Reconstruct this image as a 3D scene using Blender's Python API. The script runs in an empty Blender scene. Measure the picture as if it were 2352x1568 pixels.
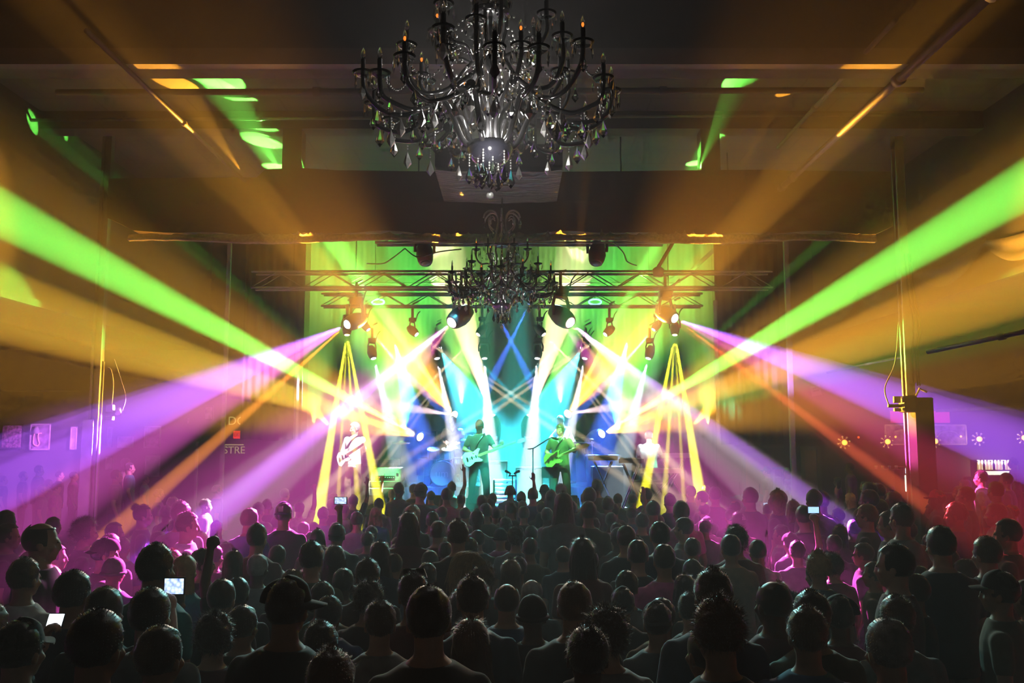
import bpy, bmesh, math, random
from mathutils import Vector, Matrix, Euler, noise
random.seed(7)
SC = bpy.context.scene
COL = SC.collection
PI = math.pi
W, HH, F = 2352.0, 1568.0, 2000.0
TH = math.radians(6.16)
CAM = Vector((0, 0, 2.55))

def P(px, py, D):
    """the point of the hall seen at photo pixel (px, py), D metres into the room"""
    dx = (px - W / 2) / F; dy = (HH / 2 - py) / F
    d = Vector((dx, math.cos(TH) - dy * math.sin(TH), math.sin(TH) + dy * math.cos(TH)))
    return CAM + d * (D / d.y)

cam = bpy.data.cameras.new('camera'); cam_o = bpy.data.objects.new('camera', cam); COL.objects.link(cam_o)
cam_o.location = CAM; cam_o.rotation_euler = (PI / 2 + TH, 0, 0)
cam.sensor_width = 36; cam.lens = 36 * F / W; cam.clip_start = 0.05; cam.clip_end = 200
SC.camera = cam_o

# ------------------------------------------------------------------ materials
def mat(name, col, rough=.6, metal=0., emis=None, estr=0., var=.25, scale=12., trans=0., ior=1.45, spec=.5, coat=0., sheen=0.):
    m = bpy.data.materials.new(name); m.use_nodes = True; nt = m.node_tree
    b = nt.nodes['Principled BSDF']
    b.inputs['Roughness'].default_value = rough; b.inputs['Metallic'].default_value = metal
    b.inputs['Transmission Weight'].default_value = trans; b.inputs['IOR'].default_value = ior
    b.inputs['Specular IOR Level'].default_value = spec; b.inputs['Coat Weight'].default_value = coat
    b.inputs['Sheen Weight'].default_value = sheen
    b.inputs['Base Color'].default_value = (*col, 1)
    if var > 0 and not trans:
        tc = nt.nodes.new('ShaderNodeTexCoord'); n = nt.nodes.new('ShaderNodeTexNoise'); n.inputs['Scale'].default_value = scale
        r = nt.nodes.new('ShaderNodeValToRGB')
        r.color_ramp.elements[0].position = .3; r.color_ramp.elements[1].position = .7
        r.color_ramp.elements[0].color = (*[c * (1 - var) for c in col], 1)
        r.color_ramp.elements[1].color = (*[min(1, c * (1 + var)) for c in col], 1)
        nt.links.new(tc.outputs['Object'], n.inputs['Vector']); nt.links.new(n.outputs['Fac'], r.inputs['Fac'])
        nt.links.new(r.outputs['Color'], b.inputs['Base Color'])
    if emis:
        m.cycles.emission_sampling = 'NONE'
        b.inputs['Emission Color'].default_value = (*emis, 1); b.inputs['Emission Strength'].default_value = estr
    return m

def wave_mat(name, c0, c1, scale, direction='Z', rough=.8, dist=1.5, bump=0., detail=2.):
    m = mat(name, c0, rough, var=0); nt = m.node_tree; b = nt.nodes['Principled BSDF']
    tc = nt.nodes.new('ShaderNodeTexCoord'); w = nt.nodes.new('ShaderNodeTexWave'); w.bands_direction = direction
    w.inputs['Scale'].default_value = scale; w.inputs['Distortion'].default_value = dist; w.inputs['Detail'].default_value = detail
    r = nt.nodes.new('ShaderNodeValToRGB'); r.color_ramp.elements[0].color = (*c0, 1); r.color_ramp.elements[1].color = (*c1, 1)
    nt.links.new(tc.outputs['Object'], w.inputs['Vector']); nt.links.new(w.outputs['Fac'], r.inputs['Fac']); nt.links.new(r.outputs['Color'], b.inputs['Base Color'])
    if bump:
        bp = nt.nodes.new('ShaderNodeBump'); bp.inputs['Strength'].default_value = bump; bp.inputs['Distance'].default_value = .05
        nt.links.new(w.outputs['Fac'], bp.inputs['Height']); nt.links.new(bp.outputs['Normal'], b.inputs['Normal'])
    return m

def brick_mat(name, c0, c1, mortar, sx, sy, rough=.8):
    m = mat(name, c0, rough, var=0); nt = m.node_tree; b = nt.nodes['Principled BSDF']
    tc = nt.nodes.new('ShaderNodeTexCoord'); k = nt.nodes.new('ShaderNodeTexBrick')
    k.inputs['Color1'].default_value = (*c0, 1); k.inputs['Color2'].default_value = (*c1, 1); k.inputs['Mortar'].default_value = (*mortar, 1)
    k.inputs['Scale'].default_value = 1; k.inputs['Brick Width'].default_value = sx; k.inputs['Row Height'].default_value = sy; k.inputs['Mortar Size'].default_value = .02
    nt.links.new(tc.outputs['Object'], k.inputs['Vector']); nt.links.new(k.outputs['Color'], b.inputs['Base Color'])
    return m

M = {}
M['floor'] = mat('floor_concrete', (.03, .028, .027), .5, scale=3)
M['ceiling'] = brick_mat('ceiling_panels', (.15, .14, .12), (.12, .115, .10), (.06, .055, .05), 1.6, .9)
M['wall'] = mat('wall_paint', (.07, .06, .06), .8, scale=2)
M['wall_bar'] = mat('bar_wall_paint', (.10, .07, .085), .8, scale=2)
M['bulk'] = mat('bulkhead_paint', (.06, .054, .048), .8, scale=1.5)
M['black'] = mat('matte_black', (.012, .012, .012), .7)
M['dark'] = mat('dark_wood', (.03, .022, .018), .6, scale=6)
M['beam'] = mat('beam_paint', (.075, .065, .06), .8, scale=2)
M['flange'] = mat('beam_flange_paint', (.2, .18, .17), .7, scale=3)
M['steel'] = mat('galvanised_steel', (.16, .16, .17), .45, metal=.5, scale=8)
M['whitepost'] = mat('white_post_paint', (.32, .31, .31), .55, scale=5)
M['drape'] = wave_mat('soffit_cloth', (.06, .038, .022), (.09, .06, .035), 14, 'Z', dist=.6)
M['drape2'] = wave_mat('satin_cloth', (.10, .10, .10), (.42, .40, .37), 3.5, 'Y', rough=.35, dist=7, bump=.6, detail=3)
M['ruffle'] = mat('ruffled_cloth', (.34, .29, .23), .55, scale=22, var=.45)
def translucent(m, k):
    nt = m.node_tree; b = nt.nodes['Principled BSDF']; t = nt.nodes.new('ShaderNodeBsdfTranslucent'); x = nt.nodes.new('ShaderNodeMixShader'); x.inputs[0].default_value = k
    l = b.inputs['Base Color'].links
    if l: nt.links.new(l[0].from_socket, t.inputs['Color'])
    nt.links.new(b.outputs[0], x.inputs[1]); nt.links.new(t.outputs[0], x.inputs[2]); nt.links.new(x.outputs[0], nt.nodes['Material Output'].inputs['Surface'])
translucent(M['ruffle'], .55)
M['curtain'] = wave_mat('black_curtain', (.012, .014, .016), (.035, .04, .04), 2.2, 'X', dist=2, bump=.4)
M['wing'] = mat('wing_panel_cloth', (.06, .05, .035), .85, scale=1.2)
M['tull'] = mat('sheer_swag_cloth', (.12, .10, .08), .7, scale=20)
M['fix'] = mat('fixture_black', (.02, .02, .022), .4, scale=10)
M['fix_red'] = mat('fixture_shell', (.16, .06, .05), .35, scale=10)
M['lens_white'] = mat('lens_white_hot', (1, 1, 1), .3, emis=(1, .97, .95), estr=14, var=0)
M['lens_cool'] = mat('lens_cool', (1, 1, 1), .3, emis=(.8, .92, 1), estr=14, var=0)
M['lens_yel'] = mat('lens_yellow', (1, 1, .5), .3, emis=(1, .95, .35), estr=12, var=0)
M['lens_warm'] = mat('lens_warm', (1, .9, .7), .3, emis=(1, .8, .6), estr=12, var=0)
M['lens_blue'] = mat('lens_blue', (.3, .5, 1), .3, emis=(.2, .35, 1), estr=5, var=0)
M['lens_off'] = mat('lens_off', (.08, .08, .09), .1, var=0)
M['stage'] = mat('stage_deck', (.025, .027, .03), .45, scale=4)
M['glassd'] = mat('crystal_glass', (.96, .97, .96), .03, trans=1., ior=1.55)
M['arm'] = mat('smoked_glass_arm', (.035, .034, .036), .14, spec=1., coat=1., var=0)
M['silver'] = mat('silvered_glass', (.8, .8, .77), .3, metal=.6, var=0)
M['sleeve'] = mat('candle_sleeve_black', (.008, .008, .008), .4, var=0)
M['filament'] = mat('glowing_filament', (1, .4, .1), .5, emis=(1, .25, .03), estr=1.2, var=0)
M['bowl'] = mat('dark_bowl_glass', (.03, .03, .045), .12, spec=1., coat=1., var=0)
M['red_sign'] = mat('exit_red', (.8, .03, .01), .4, emis=(1, .04, .01), estr=1.6, var=0)
M['red_letter'] = mat('exit_letter_dark', (.06, .0, .0), .5, var=0)
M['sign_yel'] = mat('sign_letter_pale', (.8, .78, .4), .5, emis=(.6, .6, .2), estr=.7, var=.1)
M['poster_a'] = mat('poster_pale', (.85, .75, .85), .5, scale=4, var=.6)
M['poster_b'] = mat('poster_mid', (.5, .38, .55), .5, scale=6, var=.7)
M['poster_c'] = mat('poster_mosaic', (.5, .3, .4), .5, scale=14, var=.9)
M['frame'] = mat('picture_frame', (.85, .75, .85), .4, scale=9)
M['frame_dark'] = mat('dark_picture_frame', (.05, .03, .04), .4, scale=9)
M['neon'] = mat('pink_neon', (1, .3, .6), .4, emis=(1, .25, .5), estr=1.6, var=0)
M['pink_glow'] = mat('pink_lit_panel', (.8, .05, .25), .6, emis=(1, .02, .2), estr=.55, var=.1)
M['bulb_warm'] = mat('warm_bulb', (1, .6, .15), .4, emis=(1, .42, .05), estr=3, var=0)
M['bottle_glow'] = mat('glowing_bottle_glass', (.9, .85, .6), .2, emis=(1, .95, .65), estr=1.6, var=0)  # own glow painted in for backlight
M['bottle_glow2'] = mat('glowing_amber_glass', (.8, .6, .25), .2, emis=(1, .75, .3), estr=.9, var=0)  # emission stands in for backlight through the bottle glass
M['shelf_glow'] = mat('lit_bar_shelf', (1, .97, .8), .4, emis=(1, .97, .75), estr=2.6, var=.2)
M['door_tan'] = mat('tan_door', (.30, .18, .12), .6, scale=2)
M['door_frame'] = mat('door_frame_paint', (.16, .16, .13), .6, scale=3)
M['phone'] = mat('phone_black', (.02, .02, .02), .3, var=0)
M['screen'] = mat('phone_screen', (.3, .5, .9), .3, emis=(.35, .6, 1), estr=1.5, var=0)
def screen_noise(m):
    nt = m.node_tree; b = nt.nodes['Principled BSDF']; tc = nt.nodes.new('ShaderNodeTexCoord'); n = nt.nodes.new('ShaderNodeTexVoronoi'); n.inputs['Scale'].default_value = 45
    r = nt.nodes.new('ShaderNodeValToRGB'); r.color_ramp.elements[0].color = (.75, .9, 1, 1); r.color_ramp.elements[1].color = (.02, .08, .35, 1)
    nt.links.new(tc.outputs['Object'], n.inputs['Vector']); nt.links.new(n.outputs['Distance'], r.inputs['Fac']); nt.links.new(r.outputs['Color'], b.inputs['Emission Color'])
M['screen_pic'] = mat('phone_screen_picture', (.3, .5, .9), .3, emis=(.35, .6, 1), estr=1.6, var=0); screen_noise(M['screen_pic'])
M['screen_w'] = mat('phone_screen_white', (.8, .85, 1), .3, emis=(.75, .85, 1), estr=3, var=0)
M['chrome'] = mat('chrome', (.8, .8, .82), .15, metal=1., var=0)
M['brass'] = mat('cymbal_bronze', (.7, .5, .2), .25, metal=1., var=.1)
M['drum'] = mat('drum_shell_blue', (.05, .12, .3), .25, coat=.6, var=.1)
M['drumhead'] = mat('drum_head', (.35, .5, .5), .5, var=.1)
M['cab'] = mat('amp_cloth', (.05, .06, .05), .8, scale=40)
M['tolex'] = mat('amp_cream_covering', (.5, .55, .42), .5, scale=30)
M['panel_dark'] = mat('amp_control_panel', (.02, .015, .012), .4, var=0)
M['reddot'] = mat('indicator_red', (1, .1, .02), .4, emis=(1, .12, .02), estr=2, var=0)
M['keys_w'] = mat('keyboard_white', (.75, .78, .75), .4, var=0)
M['guitar_white'] = mat('guitar_white_lacquer', (.85, .85, .85), .25, coat=.5, var=0)
M['guitar_green'] = mat('guitar_green_lacquer', (.35, .5, .12), .25, coat=.5, var=.1)
M['wood'] = mat('maple_neck', (.55, .38, .2), .4, scale=8)
M['ink'] = mat('white_ink', (.85, .9, .9), .5, var=0)
M['teal_cloth'] = mat('teal_cloth', (.05, .35, .32), .7)
SKIN = [mat('skin_fair', (.52, .31, .22), .5, scale=20, var=.08), mat('skin_tan', (.38, .21, .13), .5, scale=20, var=.08), mat('skin_brown', (.13, .065, .04), .45, scale=20, var=.08)]
HAIR = {'n': mat('hair_black', (.03, .026, .024), .36, sheen=.5, scale=30), 'd': mat('hair_dark_brown', (.05, .032, .022), .36, sheen=.5, scale=30),
        'r': mat('hair_brown', (.11, .06, .03), .36, sheen=.5, scale=30), 'y': mat('hair_blond', (.42, .27, .12), .42, sheen=.2, scale=30),
        'g': mat('hair_grey', (.33, .31, .30), .45, sheen=.2, scale=30)}
SHIRT = [mat('shirt_' + n, c, .85, scale=15, sheen=.2) for n, c in [('black', (.015, .015, .016)), ('navy', (.02, .025, .05)), ('charcoal', (.05, .05, .052)), ('grey', (.2, .2, .2)), ('maroon', (.1, .02, .025)),
         ('olive', (.07, .07, .035)), ('blue', (.05, .09, .2)), ('white', (.6, .6, .6)), ('tan', (.25, .18, .11)), ('pink', (.5, .12, .3)), ('teal', (.04, .22, .24))]]
JEANS = [mat('trousers_denim', (.03, .045, .09), .8, scale=20), mat('trousers_black', (.015, .015, .017), .8, scale=20), mat('trousers_khaki', (.2, .16, .1), .8, scale=20)]
CAPM = {k: mat('cap_' + k, c, .8, scale=20) for k, c in {'black': (.015, .015, .017), 'purple': (.12, .03, .28), 'white': (.6, .55, .55), 'red': (.5, .04, .05), 'navy': (.02, .025, .06), 'grey': (.25, .25, .25), 'green': (.05, .25, .12)}.items()}

# ------------------------------------------------------------------ mesh helpers
def new_mesh(name, V, Fc, m=None, smooth=False):
    me = bpy.data.meshes.new(name); me.from_pydata([tuple(v) for v in V], [], Fc)
    bm = bmesh.new(); bm.from_mesh(me); bmesh.ops.recalc_face_normals(bm, faces=bm.faces); bm.to_mesh(me); bm.free()
    if m: me.materials.append(m)
    if smooth: me.polygons.foreach_set('use_smooth', [True] * len(me.polygons))
    return me

class MB:
    def __init__(s): s.V = []; s.F = []
    def add(s, V, Fc):
        k = len(s.V); s.V += [Vector(v) for v in V]; s.F += [tuple(i + k for i in f) for f in Fc]; return s
    def box(s, a, b, mx=None):
        x0, y0, z0 = a; x1, y1, z1 = b
        V = [Vector(v) for v in [(x0, y0, z0), (x1, y0, z0), (x1, y1, z0), (x0, y1, z0), (x0, y0, z1), (x1, y0, z1), (x1, y1, z1), (x0, y1, z1)]]
        if mx is not None: V = [mx @ v for v in V]
        return s.add(V, [(0, 3, 2, 1), (4, 5, 6, 7), (0, 1, 5, 4), (1, 2, 6, 5), (2, 3, 7, 6), (3, 0, 4, 7)])
    def bbox(s, c, d, bev=.0, mx=None):
        """a box with chamfered edges: centre c, size d"""
        c = Vector(c); bm = bmesh.new(); bmesh.ops.create_cube(bm, size=1)
        for v in bm.verts: v.co = Vector((v.co.x * d[0], v.co.y * d[1], v.co.z * d[2])) + c
        if bev: bmesh.ops.bevel(bm, geom=list(bm.edges), offset=bev, segments=2, affect='EDGES', profile=.6)
        bm.verts.index_update()
        V = [v.co.copy() for v in bm.verts]
        if mx is not None: V = [mx @ v for v in V]
        s.add(V, [tuple(v.index for v in f.verts) for f in bm.faces]); bm.free(); return s
    def tube(s, pts, r, n=8, cap=True):
        pts = [Vector(p) for p in pts]; rs = r if isinstance(r, (list, tuple)) else [r] * len(pts)
        V = []; Fc = []; prev = None
        for i, p in enumerate(pts):
            t = (pts[min(i + 1, len(pts) - 1)] - pts[max(i - 1, 0)])
            t = t.normalized() if t.length > 1e-9 else Vector((0, 0, 1))
            if prev is None:
                a = t.orthogonal().normalized()
            else:
                a = prev - t * prev.dot(t); a = a.normalized() if a.length > 1e-6 else t.orthogonal().normalized()
            prev = a; b = t.cross(a)
            for k in range(n):
                an = 2 * PI * k / n; V.append(p + (a * math.cos(an) + b * math.sin(an)) * rs[i])
        for i in range(len(pts) - 1):
            for k in range(n):
                Fc.append((i * n + k, i * n + (k + 1) % n, (i + 1) * n + (k + 1) % n, (i + 1) * n + k))
        if cap: Fc.append(tuple(range(n))[::-1]); Fc.append(tuple(range((len(pts) - 1) * n, len(pts) * n)))
        return s.add(V, Fc)
    def lathe(s, prof, n=16, mx=None, axis_off=(0, 0, 0)):
        """prof: (radius, z) pairs turned about z"""
        V = []; Fc = []; o = Vector(axis_off)
        for r, z in prof:
            for k in range(n):
                a = 2 * PI * k / n; V.append(Vector((r * math.cos(a), r * math.sin(a), z)) + o)
        for i in range(len(prof) - 1):
            for k in range(n):
                Fc.append((i * n + k, i * n + (k + 1) % n, (i + 1) * n + (k + 1) % n, (i + 1) * n + k))
        Fc.append(tuple(range(n))[::-1]); Fc.append(tuple(range((len(prof) - 1) * n, len(prof) * n)))
        if mx is not None: V = [mx @ v for v in V]
        return s.add(V, Fc)
    def ell(s, c, r, mx=None, nu=14, nv=10):
        c = Vector(c); V = [Vector((0, 0, 1))]; Fc = []
        for j in range(1, nv):
            t = PI * j / nv
            for k in range(nu):
                a = 2 * PI * k / nu; V.append(Vector((math.sin(t) * math.cos(a), math.sin(t) * math.sin(a), math.cos(t))))
        V.append(Vector((0, 0, -1)))
        V = [Vector((v.x * r[0], v.y * r[1], v.z * r[2])) for v in V]
        if mx is not None: V = [mx @ v for v in V]
        V = [v + c for v in V]
        for k in range(nu): Fc.append((0, 1 + k, 1 + (k + 1) % nu))
        for j in range(nv - 2):
            for k in range(nu):
                a = 1 + j * nu; Fc.append((a + k, a + nu + k, a + nu + (k + 1) % nu, a + (k + 1) % nu))
        a = 1 + (nv - 2) * nu; L = len(V) - 1
        for k in range(nu): Fc.append((a + k, L, a + (k + 1) % nu))
        return s.add(V, Fc)
    def rings(s, R, n=20):
        """R: list of (centre, rx, ry) horizontal ellipses"""
        V = []; Fc = []
        for c, rx, ry in R:
            c = Vector(c)
            for k in range(n):
                a = 2 * PI * k / n; V.append(c + Vector((rx * math.cos(a), ry * math.sin(a), 0)))
        for i in range(len(R) - 1):
            for k in range(n): Fc.append((i * n + k, i * n + (k + 1) % n, (i + 1) * n + (k + 1) % n, (i + 1) * n + k))
        Fc.append(tuple(range(n))[::-1]); Fc.append(tuple(range((len(R) - 1) * n, len(R) * n)))
        return s.add(V, Fc)
    def prism(s, poly, z0, z1, mx=None):
        n = len(poly); V = [Vector((x, y, z0)) for x, y in poly] + [Vector((x, y, z1)) for x, y in poly]
        if mx is not None: V = [mx @ v for v in V]
        Fc = [tuple(range(n))[::-1], tuple(range(n, 2 * n))] + [(k, (k + 1) % n, n + (k + 1) % n, n + k) for k in range(n)]
        return s.add(V, Fc)
    def mesh(s, name, m=None, smooth=False): return new_mesh(name, s.V, s.F, m, smooth)
    def obj(s, name, m=None, parent=None, smooth=False, loc=None):
        return link(name, s.mesh(name, m, smooth), parent, loc)

def link(name, me, parent=None, loc=None, rot=None):
    o = bpy.data.objects.new(name, me); COL.objects.link(o)
    if parent is not None: o.parent = parent
    if loc is not None: o.location = loc
    if rot is not None: o.rotation_euler = rot
    return o
def tag(o, label, cat, group=None):
    o['label'] = label; o['category'] = cat; o['kind'] = 'thing'
    if group: o['group'] = group
    return o
def thing(name, label, cat, loc=(0, 0, 0), rot=(0, 0, 0), group=None):
    o = bpy.data.objects.new(name, None); COL.objects.link(o); o.location = loc; o.rotation_euler = rot; o.empty_display_size = .1
    return tag(o, label, cat, group)
def struct(name, mb, m, smooth=False):
    o = mb.obj(name, m, smooth=smooth); o['kind'] = 'structure'; return o
def copy_tree(o, parent=None):
    c = o.copy(); COL.objects.link(c)
    if parent is not None: c.parent = parent
    for ch in o.children: copy_tree(ch, c)
    return c
def remesh(mb, name, voxel, smooth=3, m=None):
    me = mb.mesh('tmp'); o = bpy.data.objects.new('tmp', me); COL.objects.link(o)
    r = o.modifiers.new('r', 'REMESH'); r.mode = 'VOXEL'; r.voxel_size = voxel; r.use_smooth_shade = True
    if smooth:
        sm = o.modifiers.new('s', 'SMOOTH'); sm.factor = .5; sm.iterations = smooth
    dg = bpy.context.evaluated_depsgraph_get(); dg.update()
    out = bpy.data.meshes.new_from_object(o.evaluated_get(dg)); out.name = name
    bpy.data.objects.remove(o); bpy.data.meshes.remove(me)
    out.materials.clear()
    if m: out.materials.append(m)
    return out
def track(d): return Vector(d).to_track_quat('-Z', 'Y').to_euler()
def text_mesh(s, size, name, m, depth=.004):
    cu = bpy.data.curves.new('t', 'FONT'); cu.body = s; cu.size = size; cu.extrude = depth; cu.align_x = 'CENTER'; cu.align_y = 'CENTER'
    o = bpy.data.objects.new('t', cu); COL.objects.link(o); dg = bpy.context.evaluated_depsgraph_get(); dg.update()
    me = bpy.data.meshes.new_from_object(o.evaluated_get(dg)); me.name = name; bpy.data.objects.remove(o)
    me.materials.clear(); me.materials.append(m); return me
def bez(p, n=10):
    """Catmull-Rom through points"""
    p = [Vector(q) for q in p]; out = []
    for i in range(len(p) - 1):
        a = p[max(i - 1, 0)]; b = p[i]; c = p[i + 1]; d = p[min(i + 2, len(p) - 1)]
        for k in range(n):
            t = k / n
            out.append(.5 * ((2 * b) + (c - a) * t + (2 * a - 5 * b + 4 * c - d) * t * t + (3 * b - a - 3 * c + d) * t ** 3))
    out.append(p[-1]); return out

# ------------------------------------------------------------------ the hall
XB, ZL, ZR, ZC, YB = 8.4, 4.9, 5.3, 8.3, 24.0
struct('floor', MB().box((-15, -2, -.2), (15, 24.2, 0)), M['floor'])
struct('ceiling', MB().box((-15, -2, ZC), (15, 24.2, ZC + .2)), M['ceiling'])
struct('wall_left', MB().box((-15.2, -2, 0), (-15, 24.2, ZC)), M['wall'])
struct('wall_right', MB().box((15, -2, 0), (15.2, 24.2, ZC)), M['wall'])
struct('wall_front', MB().box((-15.2, -2.2, 0), (15.2, -2, ZC)), M['wall'])
struct('wall_back_left', MB().box((-15, YB, 0), (-5.6, YB + .2, ZC)), M['wall'])
struct('wall_back_right', MB().box((5.6, YB, 0), (15, YB + .2, ZC)), M['wall_bar'])
struct('wall_back_center', MB().box((-5.6, YB, 0), (5.6, YB + .2, ZC)), M['curtain'])
# bulkheads over the side aisles and the low aisle ceilings behind them
struct('wall_bulkhead_left', MB().box((-XB - .2, 2, ZL), (-XB, YB, ZC)), M['bulk'])
struct('wall_bulkhead_right', MB().box((XB, 2, ZR), (XB + .2, YB, ZC)), M['bulk'])
struct('ceiling_aisle_left', MB().box((-15, 2, ZL), (-XB - .2, YB, ZL + .15)), M['wall'])
struct('ceiling_aisle_right', MB().box((XB + .2, 2, ZR), (15, YB, ZR + .15)), M['wall'])
for s, z, nm in ((-1, ZL, 'left'), (1, ZR, 'right')):
    x = s * (XB - .03)
    struct('trim_bulkhead_' + nm, MB().box((x - .04, 2, z - .1), (x + .04, YB, z + .02)), M['beam'])
# cross beams under the ceiling
b1 = MB().box((-XB, 11.0, 7.42), (XB, 11.5, ZC))
struct('ceiling_beam_near', b1, M['beam'])
struct('trim_beam_flange', MB().box((-XB, 10.85, 7.34), (XB, 11.0, 7.56)), M['flange'])
b2 = MB().box((-XB, 15.0, 7.98), (XB, 15.4, ZC))
struct('ceiling_beam_far', b2, M['beam'])
# hanging posts between the far beam and the soffit
for i, px in enumerate((675, 1628)):
    a = P(px, 340, 15.15)
    struct('post_soffit', MB().box((a.x - .17, 15.02, 7.0), (a.x + .17, 15.32, 7.98)), M['beam'])

def pipe(name, label, pts, r, m, cat='pipe', couplings=(), group=None):
    t = MB().tube(pts, r, 10).obj(name, m, smooth=True); tag(t, label, cat, group)
    d = (Vector(pts[-1]) - Vector(pts[0])).normalized()
    for k in couplings:
        c = Vector(pts[0]).lerp(Vector(pts[-1]), k)
        MB().tube([c - d * .05, c + d * .05], r * 1.45, 10).obj('coupling', m, t, smooth=True)
    return t
# the long conduits that run towards the stage just below the ceiling
zc = 2.55 + 4.32; xc = 1.094 * 4.32
pipe('hanging_conduit', 'long pale conduit pipe running under the ceiling at upper right and over the stage', [(xc, 4.2, zc), (xc, 22.5, zc)], .055, M['steel'], couplings=(.14, .215, .33, .55, .58, .68, .75, .82))
xl = -4.3 * 1.07
pipe('hanging_conduit', 'thin conduit pipe running under the ceiling at upper left toward the soffit', [(xl, 9.0, 6.9), (xl, 14.6, 6.9)], .03, M['steel'], couplings=(.5,))
pipe('hanging_conduit', 'short brass-lit pipe beside the green ceiling patch at upper right', [(4.6, 10.0, 7.5), (4.6, 14.6, 7.5)], .035, M['steel'], couplings=(.6,))
a = P(130, 212, 12.2); b = P(2120, 207, 12.2)
pipe('ceiling_pipe', 'dark horizontal sprinkler pipe crossing below the ceiling panels', [a, b], .045, M['beam'], couplings=(.3, .7))
a = P(60, 276, 14.7); b = P(2200, 262, 14.7)
pipe('ceiling_pipe', 'bright thin horizontal pipe along the far ceiling beam', [a, b], .03, M['steel'], couplings=(.25, .5, .75))
a = P(0, 886, 23.8); b = P(182, 897, 23.8)
pipe('mounted_conduit', 'thin pale conduit on the dark upper wall at far left', [(-14.9, a.y, b.z), b], .03, M['steel'])
a = P(2130, 808, 14.0); b = P(2500, 730, 12.0)
pipe('mounted_conduit', 'pale conduit hanging under the right aisle ceiling', [a, b], .04, M['steel'], couplings=(.5,))
a = P(1900, 855, 18.0); b = P(2075, 818, 16.5)
pipe('mounted_conduit', 'thin conduit left of the right steel post below the bulkhead', [a, b], .03, M['steel'])

# the cloth-wrapped truss box above the stage
sf = thing('cloth_soffit', 'long dark cloth-wrapped truss box hanging above the stage', 'truss cover')
A = P(247, 470, 15); Bx = P(2050, 470, 15)
z0 = P(0, 552, 15).z; z1 = P(0, 392, 15).z
xs0, xs1 = A.x, Bx.x
mb = MB()
n = 90; V = []; Fc = []
for i in range(n + 1):
    t = i / n; x = xs0 + (xs1 - xs0) * t
    zb = z0 + .13 + .03 * math.sin(t * 23) + .02 * math.sin(t * 57)
    if t < .035: zb += (.035 - t) / .035 * .28
    if t > .975: zb += (t - .975) / .025 * .15
    ztop = z1 + .02 * math.sin(t * 9) - (.14 if t < .2 else 0) - (.02 if t > .86 else 0) + .04 * max(0, 1 - abs(t - .24) * 20)
    for z, y in ((zb, 15.25), (zb, 15.0), (zb + .25, 14.985), (.5 * (zb + ztop), 14.97 + .02 * math.sin(t * 40)), (ztop, 15.0), (ztop, 15.25)):
        V.append((x, y, z))
for i in range(n):
    for k in range(5): Fc.append((i * 6 + k, i * 6 + k + 1, (i + 1) * 6 + k + 1, (i + 1) * 6 + k))
Fc.append((0, 1, 2, 3, 4, 5)); Fc.append(tuple(n * 6 + k for k in range(6))[::-1])
mb.add(V, Fc); mb.obj('wrapped_cloth', M['drape'], sf, smooth=False)
# gathered, ruffled lower hem
V = []; Fc = []; n = 420
for i in range(n + 1):
    t = .03 + .945 * i / n; x = xs0 + (xs1 - xs0) * t
    nz = noise.noise(Vector((t * 60, 0, 0))); nz2 = noise.noise(Vector((t * 190, 3, 0)))
    top = z0 + .10 + .07 * max(0, nz) + .16 * max(0, nz2) * (1 if (.24 < t < .275 or .42 < t < .48 or .55 < t < .65 or .7 < t < .78) else .3)
    bulge = .06 + .035 * nz2 + .03 * nz
    zb = z0 - .02 + .03 * math.sin(t * 23) + .015 * nz
    for k, (z, y) in enumerate(((top, 14.975), (z0 + .08, 14.965 - bulge * .6), (zb, 14.95 - bulge), (zb - .015, 15.0), (zb + .03, 15.1))): V.append((x, y, z))
for i in range(n):
    for k in range(4): Fc.append((i * 5 + k, i * 5 + k + 1, (i + 1) * 5 + k + 1, (i + 1) * 5 + k))
MB().add(V, Fc).obj('ruffled_hem', M['ruffle'], sf, smooth=True)

# the satin-wrapped panels that the chandeliers hang from
def canopy(name, label, x, y0, y1, w, z, m):
    V = []; Fc = []; nx, ny = 26, 30
    for j in range(ny + 1):
        for i in range(nx + 1):
            u = i / nx; v = j / ny; e = 1 - (2 * u - 1) ** 4
            V.append((x + (u - .5) * w, y0 + (y1 - y0) * v, z + .05 * noise.noise(Vector((u * 3, v * 16, 1))) * e - .03 * e))
    for j in range(ny):
        for i in range(nx): a = j * (nx + 1) + i; Fc.append((a, a + 1, a + nx + 2, a + nx + 1))
    t = thing(name, label, 'canopy', (0, 0, 0))
    MB().add(V, Fc).obj('satin_underside', m, t, smooth=True)
    MB().bbox((x, (y0 + y1) / 2, z + .22), (w, y1 - y0, .36), .03).obj('panel_box', M['black'], t)
    for q in (-.3, .3): MB().tube([(x + w * q, (y0 + y1) / 2, z + .4), (x + w * q, (y0 + y1) / 2, ZC)], .02).obj('hanger_rod', M['black'], t)
canopy('chandelier_canopy', 'rectangular satin-wrapped ceiling panel above the small far chandelier', -.2, 12.75, 14.55, 1.93, 6.53, M['drape2'])
canopy('chandelier_canopy', 'dark panel above the large near chandelier at the top', -.15, 5.2, 7.2, 1.5, 6.47, M['black'])

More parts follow.
